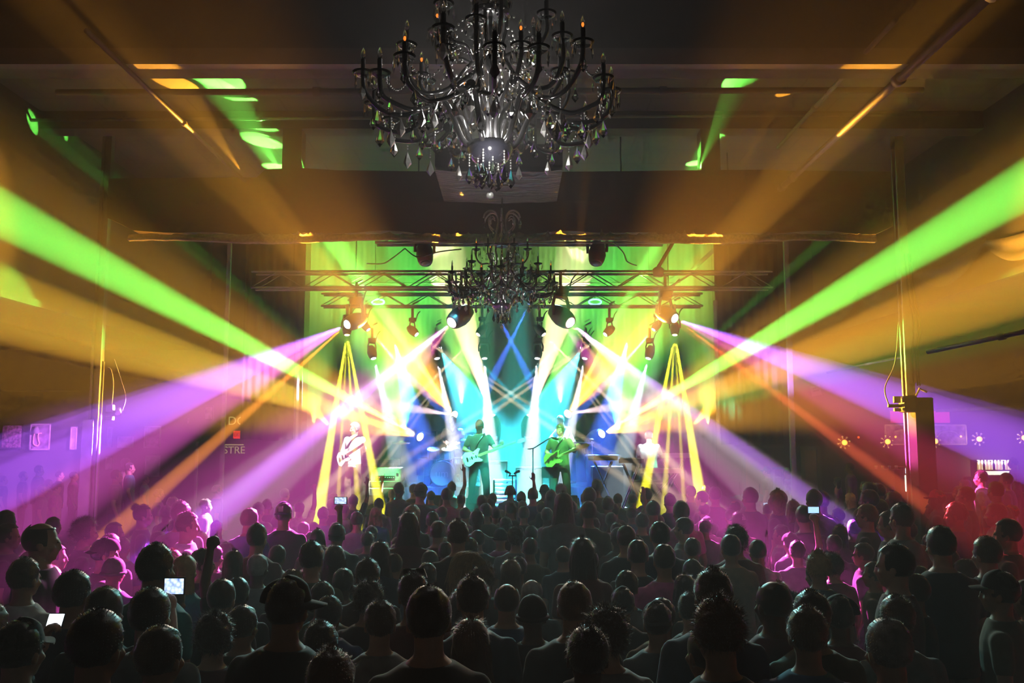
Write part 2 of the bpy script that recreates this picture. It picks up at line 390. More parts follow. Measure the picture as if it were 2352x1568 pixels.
# steel posts of the hall
lp = thing('steel_post', 'tall steel post with white lower cladding and cable cluster at left', 'post')
x = P(226, 800, 16).x
MB().box((x - .09, 15.93, 0), (x - .045, 16.07, ZL + 3.35)).box((x + .02, 15.93, 0), (x + .085, 16.07, ZL + 3.35)).box((x - .05, 15.98, 0), (x + .03, 16.02, ZL + 3.35)).obj('column', M['steel'], lp)
MB().bbox((x - .07, 15.9, 1.42), (.2, .05, 2.84), .012).obj('cladding', M['whitepost'], lp)
MB().tube([(x + .15, 15.9, .02), (x + .15, 15.9, 3.9)], .025).obj('conduit_riser', M['whitepost'], lp, smooth=True)
c = P(253, 945, 15.85)
pc = thing('mounted_camera', 'small white camera and junction boxes on the left post', 'camera', (0, 0, 0))
MB().bbox(c + Vector((0, 0, .06)), (.13, .1, .13), .012).bbox(c + Vector((0, 0, -.12)), (.13, .1, .07), .01).obj('junction_box', M['whitepost'], pc)
MB().lathe([(.005, -.09), (.055, -.08), (.06, .0), (.045, .05), (.01, .06)], 14, Matrix.Translation(c + Vector((.16, -.03, .02)))).obj('camera_head', M['chrome'], pc, smooth=True)
MB().tube([c + Vector((-.05, 0, .05)), c + Vector((.16, 0, -.02))], .018).obj('bracket', M['whitepost'], pc)
MB().tube(bez([c + Vector((.02, 0, .13)), c + Vector((.03, 0, .5)), c + Vector((-.02, 0, .75)), c + Vector((-.08, 0, .8))]), .012).obj('cable', M['whitepost'], pc, smooth=True)
MB().tube(bez([c + Vector((.22, 0, .02)), c + Vector((.27, 0, .25)), c + Vector((.18, 0, .55)), c + Vector((.03, 0, .95))]), .007).obj('cable', M['whitepost'], pc, smooth=True)

rp = thing('steel_post', 'tall pale steel post with bundled cables at right', 'post')
x = P(2086, 820, 16).x
MB().box((x - .10, 15.95, 0), (x + .08, 16.05, ZR + 2.95)).box((x - .10, 15.9, 0), (x - .06, 16.1, ZR + 2.95)).obj('column', M['whitepost'], rp)
for k, dx in enumerate((.02, .09, .13)):
    MB().tube(bez([(x + dx - .06, 15.86, 5.9), (x + dx - .02, 15.85, 5.1), (x + dx + .05, 15.85, 4.6), (x + dx - .01, 15.86, 4.0), (x + dx, 15.87, 3.45)]), .014).obj('cable', M['fix'], rp, smooth=True)
q = P(2123, 1040, 15.7)
MB().bbox((q.x, 15.75, 1.62), (.34, .3, 3.22), .03).obj('wrapped_pillar_box', M['black'], rp)
c = P(2060, 928, 15.7)
sl = thing('clamp_light', 'black clamp-on stage light with pale side plates on the right post', 'light', (0, 0, 0))
MB().bbox(c + Vector((.2, 0, 0)), (.26, .26, .3), .05).obj('body', M['fix'], sl)
MB().bbox(c + Vector((-.02, -.05, .08)), (.12, .06, .12), .01).bbox(c + Vector((-.02, -.05, -.1)), (.12, .06, .06), .01).obj('side_plate', M['whitepost'], sl)
MB().tube([c + Vector((-.16, 0, -.03)), c + Vector((.2, 0, -.03))], .03).obj('arm', M['fix'], sl)
MB().tube([c + Vector((.35, 0, .15)), c + Vector((.42, 0, .28)), c + Vector((.55, 0, .22))], .02).obj('clamp', M['whitepost'], sl)
MB().tube(bez([c + Vector((-.15, 0, 0)), c + Vector((-.2, 0, .3)), c + Vector((0, 0, .75)), c + Vector((.15, .1, 1.5))]), .012).obj('cable', M['whitepost'], sl, smooth=True)

def slim_post(px, D, ztop, w, m, label):
    x = P(px, 950, D).x
    t = thing('slim_post', label, 'post')
    MB().bbox((x, D, ztop / 2), (w, w, ztop), .01).obj('column', m, t)
    MB().bbox((x, D, .02), (w * 2.2, w * 2.2, .04), .005).obj('base_plate', m, t)
    return t
slim_post(514, 20, ZC, .09, M['whitepost'], 'slim pale post beside the exit sign on the left')
slim_post(456, 21, 2.4, .06, M['whitepost'], 'short thin post left of the slim pale post by the exit sign')
slim_post(1818, 19.5, ZC, .11, M['whitepost'], 'slim pale post beside the exit sign on the right')

# hanging wing panels either side of the stage
def wing(px0, px1, D, ytop, ybot, edge_px, label, extra):
    a = P(px0, ytop, D); b = P(px1, ybot, D)
    t = thing('wing_panel', label, 'stage drape')
    V = []; Fc = []; n = 50
    for i in range(n + 1):
        u = i / n; x = a.x + (b.x - a.x) * u; y = D + .04 * math.sin(u * 46) + .02 * math.sin(u * 17)
        V += [(x, y, b.z + .02 * math.sin(u * 9)), (x, y, a.z), (x, y + .06, a.z), (x, y + .06, b.z + .02 * math.sin(u * 9))]
    for i in range(n):
        for k in range(4): Fc.append((i * 4 + k, i * 4 + (k + 1) % 4, (i + 1) * 4 + (k + 1) % 4, (i + 1) * 4 + k))
    Fc.append((0, 1, 2, 3)); Fc.append((n * 4 + 3, n * 4 + 2, n * 4 + 1, n * 4))
    MB().add(V, Fc).obj('hanging_cloth', M['wing'], t, smooth=True)
    MB().tube([(a.x, D + .03, a.z + .03), (b.x, D + .03, a.z + .03)], .03).obj('hanging_bar', M['fix'], t)
    e = P(edge_px, extra, D - .1); f = P(edge_px, ybot, D - .1)
    V = []; Fc = []; n = 40
    for i in range(n + 1):
        u = i / n; z = f.z + (e.z - f.z) * u; w = .05 + .012 * noise.noise(Vector((u * 25, edge_px, 0)))
        V += [(e.x - w, D - .12, z), (e.x + w * .2, D - .16, z), (e.x + w, D - .1, z)]
    for i in range(n):
        for k in range(2): Fc.append((i * 3 + k, i * 3 + k + 1, (i + 1) * 3 + k + 1, (i + 1) * 3 + k))
    MB().add(V, Fc).obj('lit_edge_strip', M['whitepost'], t)  # pale strip paints in the drape edge catching the beams
wing(566, 690, 19.4, 560, 1010, 685, 'dark hanging drape at stage left side with its beam-lit edge painted pale', 780)
wing(1640, 1800, 19.4, 560, 1022, 1643, 'brown hanging drape at the right of the stage with its beam-lit edge painted pale', 690)
# sheer swags pinned along the right bulkhead
pin = [P(px, py, 1).normalized() if False else None for px, py in ()]
pts = []
for k, D in enumerate((9.2, 10.8, 12.7, 15.0, 17.6, 20.6, 23.0)):
    pts.append(Vector((XB - .12, D, ZR + .62 + .04 * (k % 2))))
for k in range(len(pts) - 1):
    a, b = pts[k], pts[k + 1]
    t = thing('sheer_swag', ('sheer cloth swag on the right bulkhead, nearest the camera', 'second sheer cloth swag from the camera on the right bulkhead', 'third sheer cloth swag from the camera on the right bulkhead', 'fourth sheer cloth swag from the camera on the right bulkhead', 'fifth sheer cloth swag from the camera on the right bulkhead', 'farthest sheer cloth swag on the right bulkhead near the stage')[k], 'swag', (0, 0, 0), group='sheer swags along the right bulkhead')
    V = []; Fc = []; nx, nz = 22, 7
    for j in range(nz):
        for i in range(nx + 1):
            u = i / nx; sag = 4 * u * (1 - u)
            p = a.lerp(b, u); d = j / (nz - 1)
            p = p + Vector((-.05 * math.sin(d * 9) * sag, 0, -sag * (.12 + .34 * d) - .10 * d))
            V.append(p)
    for j in range(nz - 1):
        for i in range(nx): q = j * (nx + 1) + i; Fc.append((q, q + 1, q + nx + 2, q + nx + 1))
    MB().add(V, Fc).obj('draped_cloth', M['tull'], t, smooth=True)
    MB().ell(a, (.05, .05, .06)).obj('knot', M['tull'], t, smooth=True)
# ------------------------------------------------------------------ signs, pictures, doors, the bar
def exit_sign(px, py, w, D, label):
    c = P(px, py, D); s = w / F * D
    t = thing('exit_sign', label, 'sign', c)
    MB().bbox((0, 0, 0), (s, .05, s * .84), .01).obj('lit_box', M['red_sign'], t)
    me = text_mesh('EXIT', s * .5, 'exit_text', M['red_letter'])
    o = link('lettering', me, t, (0, -.03, 0), (PI / 2, 0, 0)); o.scale = (.85, 1.3, 1)
exit_sign(547, 998, 21, 23.6, 'red lit exit sign on the left between pale wall lettering')
exit_sign(1782, 974, 23, 23.6, 'red lit exit sign on the right beside a slim post')
def letters(txt, px, py, h, D, label, bar=None):
    c = P(px, py, D); t = thing('lettering_sign', label, 'sign', c)
    s = h / F * D
    link('lettering', text_mesh(txt, s * 1.35, 'text', M['sign_yel']), t, (0, 0, 0), (PI / 2, 0, 0))
    if bar: MB().box((-bar / F * D / 2, -.01, s * .68), (bar / F * D / 2, .01, s * .82)).obj('rule', M['sign_yel'], t)
letters('DC', 543, 967, 20, 23.7, 'pale letters reading DC above the left exit sign')
letters('STRE', 538, 1034, 17, 23.7, 'pale letters reading STRE below the left exit sign', 42)
# pictures on the left back wall
def picture(px, py, w, h, m, label, fm='frame', inner=None):
    D = 23.9; c = P(px, py, D); ww = w / F * D; hh = h / F * D
    t = thing('framed_picture', label, 'picture', c, group='pictures on the left back wall')
    fb = MB(); k = .035
    fb.bbox((0, 0, hh / 2 - k / 2), (ww, .04, k), .006).bbox((0, 0, -hh / 2 + k / 2), (ww, .04, k), .006).bbox((-ww / 2 + k / 2, 0, 0), (k, .04, hh), .006).bbox((ww / 2 - k / 2, 0, 0), (k, .04, hh), .006)
    fb.obj('frame', M[fm], t)
    MB().box((-ww / 2 + k, -.01, -hh / 2 + k), (ww / 2 - k, .012, hh / 2 - k)).obj('print', M[m], t)
    if inner: inner(t, ww, hh)
picture(28, 1002, 50, 56, 'poster_c', 'square mosaic picture at the far left end of the wall', 'frame_dark')
def bottle_neon(t, w, h):
    MB().tube(bez([(-.11, -.05, .18), (-.14, -.05, .02), (-.14, -.05, -.18), (-.05, -.05, -.24), (.02, -.05, -.18), (-.02, -.05, -.05), (-.02, -.05, .08), (.06, -.05, .1)]), .012).obj('neon_tube', M['neon'], t, smooth=True)
    MB().lathe([(.02, .03), (.07, .04), (.075, .12), (.05, .2), (.05, .24)], 12, Matrix.Translation((-.08, -.06, .05))).obj('pale_shape', M['poster_a'], t, smooth=True)
picture(92, 1003, 46, 60, 'poster_b', 'picture with a pink neon outline in a pale frame, second from the far left', 'frame', bottle_neon)
picture(169, 1006, 15, 52, 'poster_a', 'narrow pale poster left of the steel post')
picture(252, 1004, 12, 46, 'poster_a', 'narrow poster just right of the steel post')
def white_band(t, w, h): MB().box((-w / 2 + .04, -.02, .0), (w / 2 - .04, -.012, h / 2 - .04)).obj('dark_band', M['poster_b'], t)
picture(288, 1015, 37, 26, 'poster_a', 'small landscape print with pale border on the left wall')
picture(350, 1003, 38, 50, 'poster_b', 'upright pale-framed picture in the upper row nearest the exit sign')
picture(250, 1064, 15, 28, 'poster_a', 'small print with a curved line in the lower row by the post')
picture(350, 1070, 34, 48, 'poster_a', 'upright yellowish picture in the lower row nearest the exit sign')
picture(480, 948, 22, 34, 'poster_b', 'faint hanging print high up left of the DC lettering', 'frame_dark')
for (px, py) in ((433, 966),):
    c = P(px, py, 23.8); t = thing('wall_switch_box', 'small pale electrical box on the left wall', 'electrical box', c)
    MB().bbox((0, 0, 0), (.045, .05, .14), .006).obj('cover', M['whitepost'], t); MB().bbox((0, -.03, .02), (.015, .02, .03), .003).obj('toggle', M['fix'], t)
c = P(1790, 938, 23.7); t = thing('notice_sign', 'small pale green notice above the right exit sign', 'sign', c)
MB().bbox((0, 0, 0), (.09, .03, .24), .006).obj('board', M['sign_yel'], t)
MB().box((-.02, -.02, .02), (.02, -.016, .08)).box((-.02, -.02, -.06), (.02, -.016, -.03)).obj('marking', M['fix'], t)
c = P(1874, 897, 22.5); t = thing('notice_sign', 'tilted white notice hanging beyond the right drape', 'sign', c, (0, -.2, 0))
MB().box((-.13, 0, -.13), (.13, .01, .13)).obj('sheet', M['whitepost'], t)
MB().box((-.07, -.004, -.02), (.08, 0, .02)).box((-.07, -.004, .05), (.03, 0, .08)).obj('marking', M['fix'], t)
# doorways at the back right
def doorway(n, px0, px1, ytop, m, label):
    D = 23.95; a = P(px0, ytop, D); b = P(px1, ytop, D); w = .11
    o = MB().box((a.x, D - .04, 0), (a.x + w, D, a.z)).box((b.x - w, D - .04, 0), (b.x, D, a.z)).box((a.x, D - .04, a.z), (b.x, D, a.z + w)).obj('door_%d' % n, M['door_frame']); o['kind'] = 'structure'
    MB().box((a.x + w, D - .02, 0), (b.x - w, D - .005, a.z)).obj('door_leaf', m, o)
    MB().ell((a.x + w + .1, D - .05, 1.0), (.03, .03, .03)).obj('door_handle', M['chrome'], o, smooth=True)
doorway(1, 1702, 1776, 1050, M['door_tan'], '')
doorway(2, 1838, 1884, 1034, M['door_tan'], '')
struct('trim_door_header', MB().box((P(1690, 1030, 23.9).x, 23.86, P(0, 1030, 23.9).z), (P(1800, 1030, 23.9).x, 23.98, P(0, 1024, 23.9).z)), M['door_frame'])
# framed mirror panel and lit pink panels over the bar
D = 23.85
t = thing('bar_mirror_panel', 'wide framed panel with a carved arch above the bar', 'wall panel', P(2126, 998, D))
w, h = 184 / F * D, 44 / F * D
fb = MB()
for dz in (h / 2, -h / 2): fb.bbox((0, 0, dz), (w, .05, .04), .008)
for dx in (w / 2, -w / 2): fb.bbox((dx, 0, 0), (.04, .05, h), .008)
fb.obj('frame', M['frame'], t); MB().box((-w / 2, .0, -h / 2), (w / 2, .02, h / 2)).obj('panel', M['poster_b'], t)
MB().tube(bez([(.32, -.03, -.05), (.4, -.03, .06), (.6, -.03, .1), (.8, -.03, .06), (.88, -.03, -.05)]), .02).tube(bez([(-.85, -.03, .08), (-.6, -.03, .14), (-.4, -.03, .12), (-.3, -.03, .05)]), .03).obj('carved_arch', M['frame'], t, smooth=True)
for px, lab in ((2066, 'pink lit wall panel left of the right steel post'), (2160, 'pink lit wall panel right of the dark pillar')):
    t = thing('lit_panel', lab, 'wall panel', P(px, 957, D))
    MB().bbox((0, 0, 0), (.5, .03, .32), .01).obj('glow_panel', M['pink_glow'], t)
    MB().bbox((0, -.01, .18), (.54, .05, .03), .006).obj('top_rail', M['frame_dark'], t)
# starburst sconces
def sconce(px, py, label):
    t = thing('starburst_sconce', label, 'wall lamp', P(px, py, 23.7), group='starburst sconces above the bar')
    MB().ell((0, -.06, 0), (.075, .06, .075)).obj('bulb', M['bulb_warm'], t, smooth=True)
    for k in range(8):
        a = PI * 2 * k / 8 + .2
        q = Vector((math.cos(a), 0, math.sin(a)))
        p = MB().tube([q * .08, q * .15], .012).ell(q * .165, (.028, .028, .028)).obj('petal', M['silver'], t, smooth=True)
    MB().lathe([(.02, 0), (.1, 0), (.1, .02), (.02, .02)], 12, Matrix.Rotation(PI / 2, 4, 'X')).obj('back_plate', M['frame_dark'], t)
    l = bpy.data.lights.new('sconce', 'POINT'); l.color = (1, .55, .15); l.energy = 6; l.shadow_soft_size = .05
    lo = bpy.data.objects.new('sconce_light', l); COL.objects.link(lo); lo.location = P(px, py, 23.45)
for (px, py), lab in zip(((1938, 1016), (2037, 1014), (2146, 1013), (2247, 1008), (2350, 1005)), ('starburst sconce farthest from the right edge, behind the red beam', 'starburst sconce left of the right steel post', 'starburst sconce half hidden by the dark pillar', 'starburst sconce above the lit bottle shelf', 'starburst sconce at the right edge of the photo')):
    sconce(px, py, lab)
for px, py, lab in ((2057, 1003, 'tiny warm bulb left of the post under the panel'), (2207, 1002, 'tiny warm bulb right of the dark pillar'), (1972, 1004, 'tiny red lamp between two sconces')):
    t = thing('small_lamp', lab, 'wall lamp', P(px, py, 23.75)); MB().ell((0, 0, 0), (.03, .03, .03)).obj('bulb', M['bulb_warm'] if 'warm' in lab else M['reddot'], t, smooth=True); MB().lathe([(.03, 0), (.035, .02), (.02, .04)], 8, Matrix.Rotation(-PI / 2, 4, 'X')).obj('holder', M['frame_dark'], t)
# light rail over the bar
pipe('bar_light_rail', 'pale curved rail hanging over the bar at right', bez([P(2150, 942, 21), P(2230, 940, 20.5), P(2300, 938, 20), P(2420, 936, 19.5)]), .05, M['whitepost'])
# back bar shelf with bottles whose backlight is painted as glow
t = thing('back_bar_shelf', 'brightly lit back bar shelf at far right', 'shelf', P(2290, 1080, 23.5))
w = 96 / F * 23.5
MB().bbox((0, .1, .0), (w, .3, .03), .005).bbox((0, .1, -.14), (w, .3, .03), .005).obj('shelf_board', M['frame_dark'], t)
MB().box((-w / 2, .22, -.13), (w / 2, .24, .27)).obj('glowing_back', M['shelf_glow'], t)
MB().bbox((-w / 2, .1, .06), (.03, .3, .44), .004).bbox((w / 2, .1, .06), (.03, .3, .44), .004).obj('side_board', M['frame_dark'], t)
MB().bbox((0, .15, -.75), (w * 1.3, .4, 1.15), .02).obj('cabinet', M['dark'], t)
base = P(2290, 1080, 23.5)
bm_ = [None, None]
for j, (sc_, mm) in enumerate(((1, 'bottle_glow'), (.85, 'bottle_glow2'))):
    bm_[j] = MB().lathe([(.02, 0), (.034, .005), (.034, .14), (.012, .19), (.012, .25), (.016, .25), (.016, .262), (.004, .262)], 10)
ORD = ['first', 'second', 'third', 'fourth', 'fifth', 'sixth', 'seventh', 'eighth', 'ninth', 'tenth', 'eleventh', 'twelfth', 'thirteenth', 'fourteenth', 'fifteenth', 'sixteenth', 'seventeenth', 'eighteenth', 'nineteenth', 'twentieth',
       'twenty-first', 'twenty-second', 'twenty-third', 'twenty-fourth', 'twenty-fifth', 'twenty-sixth', 'twenty-seventh', 'twenty-eighth', 'twenty-ninth', 'thirtieth']
bme = [bm_[0].mesh('bottle', M['bottle_glow2'], True), bm_[1].mesh('bottle', M['dark'], True)]
for k in range(12):
    o = link('bottle', bme[(k * 5 % 3) % 2], None, base + Vector((-w / 2 + .08 + k * (w - .16) / 11, .06, .016))); o.scale = (1, 1, .85 + .12 * ((k * 7) % 4) / 3)
    tag(o, '%s bottle from the left on the lit back bar shelf' % ORD[k], 'bottle', 'bottles on the lit back bar shelf')
    cap_ = MB().lathe([(.014, .255), (.018, .256), (.018, .285), (.008, .287)], 8).obj('bottle_cap', M['fix'], o)
# bar counter, fridge with lit door, tap stand
t = thing('bar_counter', 'dark wooden bar counter behind the right side crowd', 'bar counter', (0, 0, 0))
x0, x1 = P(2115, 1000, 23.1).x, 14.6
MB().bbox(((x0 + x1) / 2, 23.15, .5), (x1 - x0, .4, 1.0), .02).obj('front_panel', M['dark'], t); MB().bbox(((x0 + x1) / 2, 23.1, 1.03), (x1 - x0 + .1, .5, .06), .015).obj('counter_top', M['beam'], t)
c = P(2085, 1098, 22.9)
t = thing('drinks_fridge', 'bright white drinks fridge beside the right steel post', 'fridge', (c.x, 22.95, 0))
zc_ = c.z
MB().bbox((0, 0, (zc_ + .3) / 2), (.5, .4, zc_ + .3), .02).obj('cabinet', M['frame_dark'], t)
MB().bbox((0, -.22, zc_ - .12), (.3, .02, .42), .02).obj('glass_door', M['shelf_glow'], t)
MB().bbox((0, -.22, zc_ + .2), (.26, .02, .14), .01).obj('lit_header', M['screen_w'], t)
MB().tube([(.13, -.25, zc_ - .25), (.13, -.25, zc_ + .02)], .012).obj('handle', M['chrome'], t)
c = P(2035, 1078, 22.3)
t = thing('glass_rack', 'small rack with glasses on the bar left of the post', 'rack', c)
MB().bbox((0, 0, 0), (.75, .2, .02), .004).box((-.36, -.02, -.28), (-.33, .02, 0)).box((.33, -.02, -.28), (.36, .02, 0)).obj('rack_frame', M['steel'], t)
for k in range(4): MB().lathe([(.02, .012), (.03, .012), (.04, .1), (.036, .1), (.02, .03)], 10, Matrix.Translation((-.25 + .17 * k, 0, 0))).obj('glass', M['silver'], t, smooth=True)
# stacked gear and a folding ladder at the side of the stage
c = P(1730, 1110, 22.7)
t = thing('gear_pile', 'heap of cases under green cloth right of the stage', 'gear', (c.x, 22.8, 0))
MB().bbox((0, 0, .45), (.9, .6, .9), .03).obj('road_case', M['fix'], t)
V = []; Fc = []; n = 14
for j in range(n + 1):
    for i in range(n + 1):
        u, v = i / n - .5, j / n - .5; V.append((u * 1.1, v * .7, .93 + .12 * noise.noise(Vector((u * 6, v * 6, 3))) + .1 - .5 * max(abs(u), abs(v)) ** 2))
for j in range(n):
    for i in range(n): a = j * (n + 1) + i; Fc.append((a, a + 1, a + n + 2, a + n + 1))
MB().add(V, Fc).obj('cloth_cover', M['teal_cloth'], t, smooth=True)
MB().tube([(-.3, 0, .9), (-.33, 0, 1.35)], .015).obj('stand_rod', M['fix'], t); MB().tube([(.2, .1, .9), (.22, .1, 1.3)], .015).obj('stand_rod', M['fix'], t)
c = P(1788, 1098, 21.3)
t = thing('folding_ladder', 'teal-lit folding ladder beside the slim right post', 'ladder', (c.x, 21.3, 0))
zt = P(0, 1075, 21.3).z
for s in (-.1, .1): MB().tube([(s * 1.5, 0, 0), (s, 0, zt)], .022, 6).obj('rail', M['whitepost'], t)
for k in range(6): MB().bbox((0, 0, .25 + k * .26), (.26, .07, .025), .004).obj('step', M['whitepost'], t)
MB().bbox((0, 0, zt), (.24, .14, .05), .008).obj('top_cap', M['teal_cloth'], t)
# ------------------------------------------------------------------ chandeliers
def rz(a): return Matrix.Rotation(a, 4, 'Z')
pend_big = MB().add([(0, 0, .0), (.022, 0, -.06), (.011, .019, -.06), (-.011, .019, -.06), (-.022, 0, -.06), (-.011, -.019, -.06), (.011, -.019, -.06), (.026, 0, -.078), (.013, .0225, -.078), (-.013, .0225, -.078), (-.026, 0, -.078), (-.013, -.0225, -.078), (.013, -.0225, -.078), (0, 0, -.112)],
    [(0, 1 + k, 1 + (k + 1) % 6) for k in range(6)] + [(1 + k, 7 + k, 7 + (k + 1) % 6, 1 + (k + 1) % 6) for k in range(6)] + [(7 + k, 13, 7 + (k + 1) % 6) for k in range(6)])
pend_slim = MB().add([(0, 0, 0)] + [(.009 * math.cos(a), .009 * math.sin(a), -.06) for a in [PI / 3 * k for k in range(6)]] + [(0, 0, -.1)], [(0, 1 + k, 1 + (k + 1) % 6) for k in range(6)] + [(1 + k, 7, 1 + (k + 1) % 6) for k in range(6)])
me_big = MB().add(pend_big.V, pend_big.F).mesh('pendant', M['glassd']); me_sil = MB().add(pend_big.V, pend_big.F).mesh('pendant', M['silver']); me_slim = MB().add(pend_slim.V, pend_slim.F).mesh('pendant', M['glassd'])
me_dish = MB().lathe([(.012, -.012), (.03, -.01), (.062, .006), (.074, .024), (.070, .026), (.058, .012), (.03, .0), (.012, 0)], 16).mesh('bobeche', M['glassd'], True)
me_sleeve = MB().lathe([(.013, 0), (.016, .004), (.016, .115), (.012, .12)], 10).mesh('candle_sleeve', M['sleeve'])
me_bulb = MB().lathe([(.007, .118), (.012, .125), (.017, .145), (.014, .168), (.006, .192), (.001, .205)], 10).mesh('bulb', M['glassd'], True)
me_fil = MB().ell((0, 0, .14), (.006, .006, .014), nu=8, nv=6).mesh('filament', M['filament'])

def chandelier(name, label, loc):
    t = thing(name, label, 'chandelier', loc)
    MB().tube([(0, 0, .22), (0, 0, -1.62)], .014, 8).lathe([(.03, -.5), (.05, -.45), (.03, -.4)], 12).lathe([(.02, -1.0), (.045, -.95), (.045, -.9), (.02, -.85)], 12).obj('stem', M['arm'], t, smooth=True)
    MB().lathe([(.005, -1.70), (.06, -1.685), (.13, -1.64), (.165, -1.57), (.17, -1.53), (.15, -1.53), (.12, -1.58), (.02, -1.6)], 20).obj('bowl', M['bowl'], t, smooth=True)
    MB().lathe([(.10, -.58), (.14, -.575), (.14, -.54), (.10, -.535)], 20).lathe([(.03, -.58), (.11, -.57), (.11, -.56), (.03, -.55)], 16).obj('crown_ring', M['arm'], t, smooth=True)
    rnd = random.Random(3)
    npend = [0]; extra = MB(); beads = MB()
    def hang(parent, p, kind, chain=0., local=True):
        q = Vector(p) - Vector((0, 0, chain))
        if chain:
            k = int(chain / .02)
            for i in range(k): beads.ell(Vector(p) - Vector((0, 0, .02 * i + .01)), (.007, .007, .009), nu=6, nv=4)
        sc_ = rnd.uniform(.9, 1.25)
        if npend[0] < 100 and parent is not None:
            npend[0] += 1
            o = link('pendant', {'b': me_big, 's': me_sil, 't': me_slim}[kind], parent, q, (0, 0, rnd.uniform(0, 3))); o.scale = (sc_,) * 3
        else:
            src = pend_slim if kind == 't' else pend_big
            extra.add([Vector((v.x * sc_, v.y * sc_, v.z * sc_)) + q for v in src.V], src.F)
    def candle(arm, p, dr):
        p = Vector(p)
        link('bobeche', me_dish, arm, p); link('candle_sleeve', me_sleeve, arm, p); link('bulb', me_bulb, arm, p)
        if rnd.random() < .3: link('filament', me_fil, arm, p)
        for k in range(5):
            a = 2 * PI * k / 5 + rnd.random()
            hang(arm if k == 0 else None, p + Vector((.07 * math.cos(a), .07 * math.sin(a), .015)), 't')
    for b in range(6):
        A = rz(2 * PI * b / 6 + .22)
        # lyre-shaped frame from the crown ring down to the bowl
        pts = [(.12, 0, -.55), (.115, 0, -.66), (.09, 0, -.78), (.13, 0, -.92), (.22, 0, -1.05), (.16, 0, -1.18), (.08, 0, -1.3), (.06, 0, -1.45), (.10, 0, -1.56)]
        MB().tube([A @ p for p in bez(pts, 5)], .014, 7).obj('lyre_rib', M['arm'], t, smooth=True)
        # crown scroll with drops
        sc = bez([(.12, 0, -.55), (.10, 0, -.35), (.07, 0, -.15), (.12, 0, -.02), (.22, 0, -.0), (.31, 0, -.06), (.34, 0, -.14)], 5)
        s_ = MB().tube([A @ p for p in sc], .015, 7).tube([A @ p for p in bez([(.10, 0, -.35), (.2, 0, -.28), (.25, 0, -.16), (.18, 0, -.09), (.13, 0, -.13)], 5)], .011, 6).obj('crown_scroll', M['silver'], t, smooth=True)
        hang(s_, A @ Vector((.34, 0, -.15)), 'b'); hang(s_, A @ Vector((.22, 0, -.03)), 's', .06); hang(s_, A @ Vector((.16, .03, -.3)), 'b')
        hang(None, A @ Vector((.12, 0, -.42)), 's')
        # lower branch: from the bowl up to a node and out into three candle arms
        node = Vector((.40, 0, -1.24))
        arm = MB().tube([A @ p for p in bez([(.12, 0, -1.56), (.2, 0, -1.5), (.27, 0, -1.34), (.33, 0, -1.24), node], 6)], .021, 8).ell(A @ node, (.035, .035, .035)).obj('main_branch', M['arm'], t, smooth=True)
        hang(arm, A @ (node + Vector((0, 0, -.03))), 's', .04); hang(arm, A @ Vector((.27, .02, -1.4)), 'b')
        for j, (da, r, zc_, dip) in enumerate(((-.36, .86, -1.20, -1.40), (0, .90, -1.10, -1.36), (.36, .86, -1.22, -1.40))):
            B = A @ rz(da)
            e = Vector((r, 0, zc_))
            pts = [A @ node, (A @ node).lerp(B @ Vector((.55, 0, dip + .03)), .55) + Vector((0, 0, -.02)), B @ Vector((.62, 0, dip)), B @ Vector((.76, 0, dip + .02)), B @ Vector((r - .02, 0, zc_ - .12)), B @ e]
            a = MB().tube(bez(pts, 6), .0165, 8).obj('candle_arm', M['arm'], t, smooth=True)
            candle(a, B @ e, r)
            hang(a, B @ Vector((.70, 0, dip - .02)), 's', .05 if j != 1 else .09); hang(a, B @ Vector((.56, .02, dip + .02)), 'b'); hang(a if j == 1 else None, B @ Vector((r, 0, zc_ - .05)), 's')
            hang(None, B @ Vector((.8, .03, dip + .02)), 'b'); hang(None, B @ Vector((.48, -.03, dip + .06)), 's', .04)
            # bead garland between arms
            C2 = A @ rz(da + .36)
            p0 = B @ Vector((r - .04, 0, zc_)); p1 = C2 @ Vector((r - .06, 0, zc_))
            for i in range(1, 16):
                u = i / 16; beads.ell(p0.lerp(p1, u) - Vector((0, 0, .5 * u * (1 - u))), (.008, .008, .008), nu=6, nv=4)
        # middle tier
        for da, r, zc_ in ((.18, .62, -.92), (-.30, .50, -1.02)):
            B = A @ rz(da)
            pts = [A @ Vector((.22, 0, -1.05)), B @ Vector((.34, 0, -1.18)), B @ Vector((r - .10, 0, -1.22)), B @ Vector((r, 0, -1.08)), B @ Vector((r, 0, zc_))]
            a = MB().tube(bez(pts, 6), .0155, 8).obj('candle_arm', M['arm'], t, smooth=True)
            candle(a, B @ Vector((r, 0, zc_)), r); hang(None, B @ Vector((r - .10, 0, -1.24)), 'b'); hang(None, B @ Vector((r - .2, 0, -1.21)), 's')
        # upper tier
        B = A @ rz(.5)
        r, zc_ = .42, -.64
        pts = [A @ Vector((.13, 0, -.92)), B @ Vector((.22, 0, -.86)), B @ Vector((.34, 0, -.86)), B @ Vector((.42, 0, -.76)), B @ Vector((r, 0, zc_))]
        a = MB().tube(bez(pts, 6), .014, 8).obj('candle_arm', M['arm'], t, smooth=True)
        candle(a, B @ Vector((r, 0, zc_)), r); hang(None, B @ Vector((.34, 0, -.88)), 'b')
        # ring of drops under the bowl and bead strings inside
        hang(None, A @ Vector((.15, .0, -1.6)), 's', .10); hang(None, A @ rz(.5) @ Vector((.11, 0, -1.64)), 'b', .04); hang(None, A @ rz(.25) @ Vector((.07, 0, -1.67)), 's', .06)
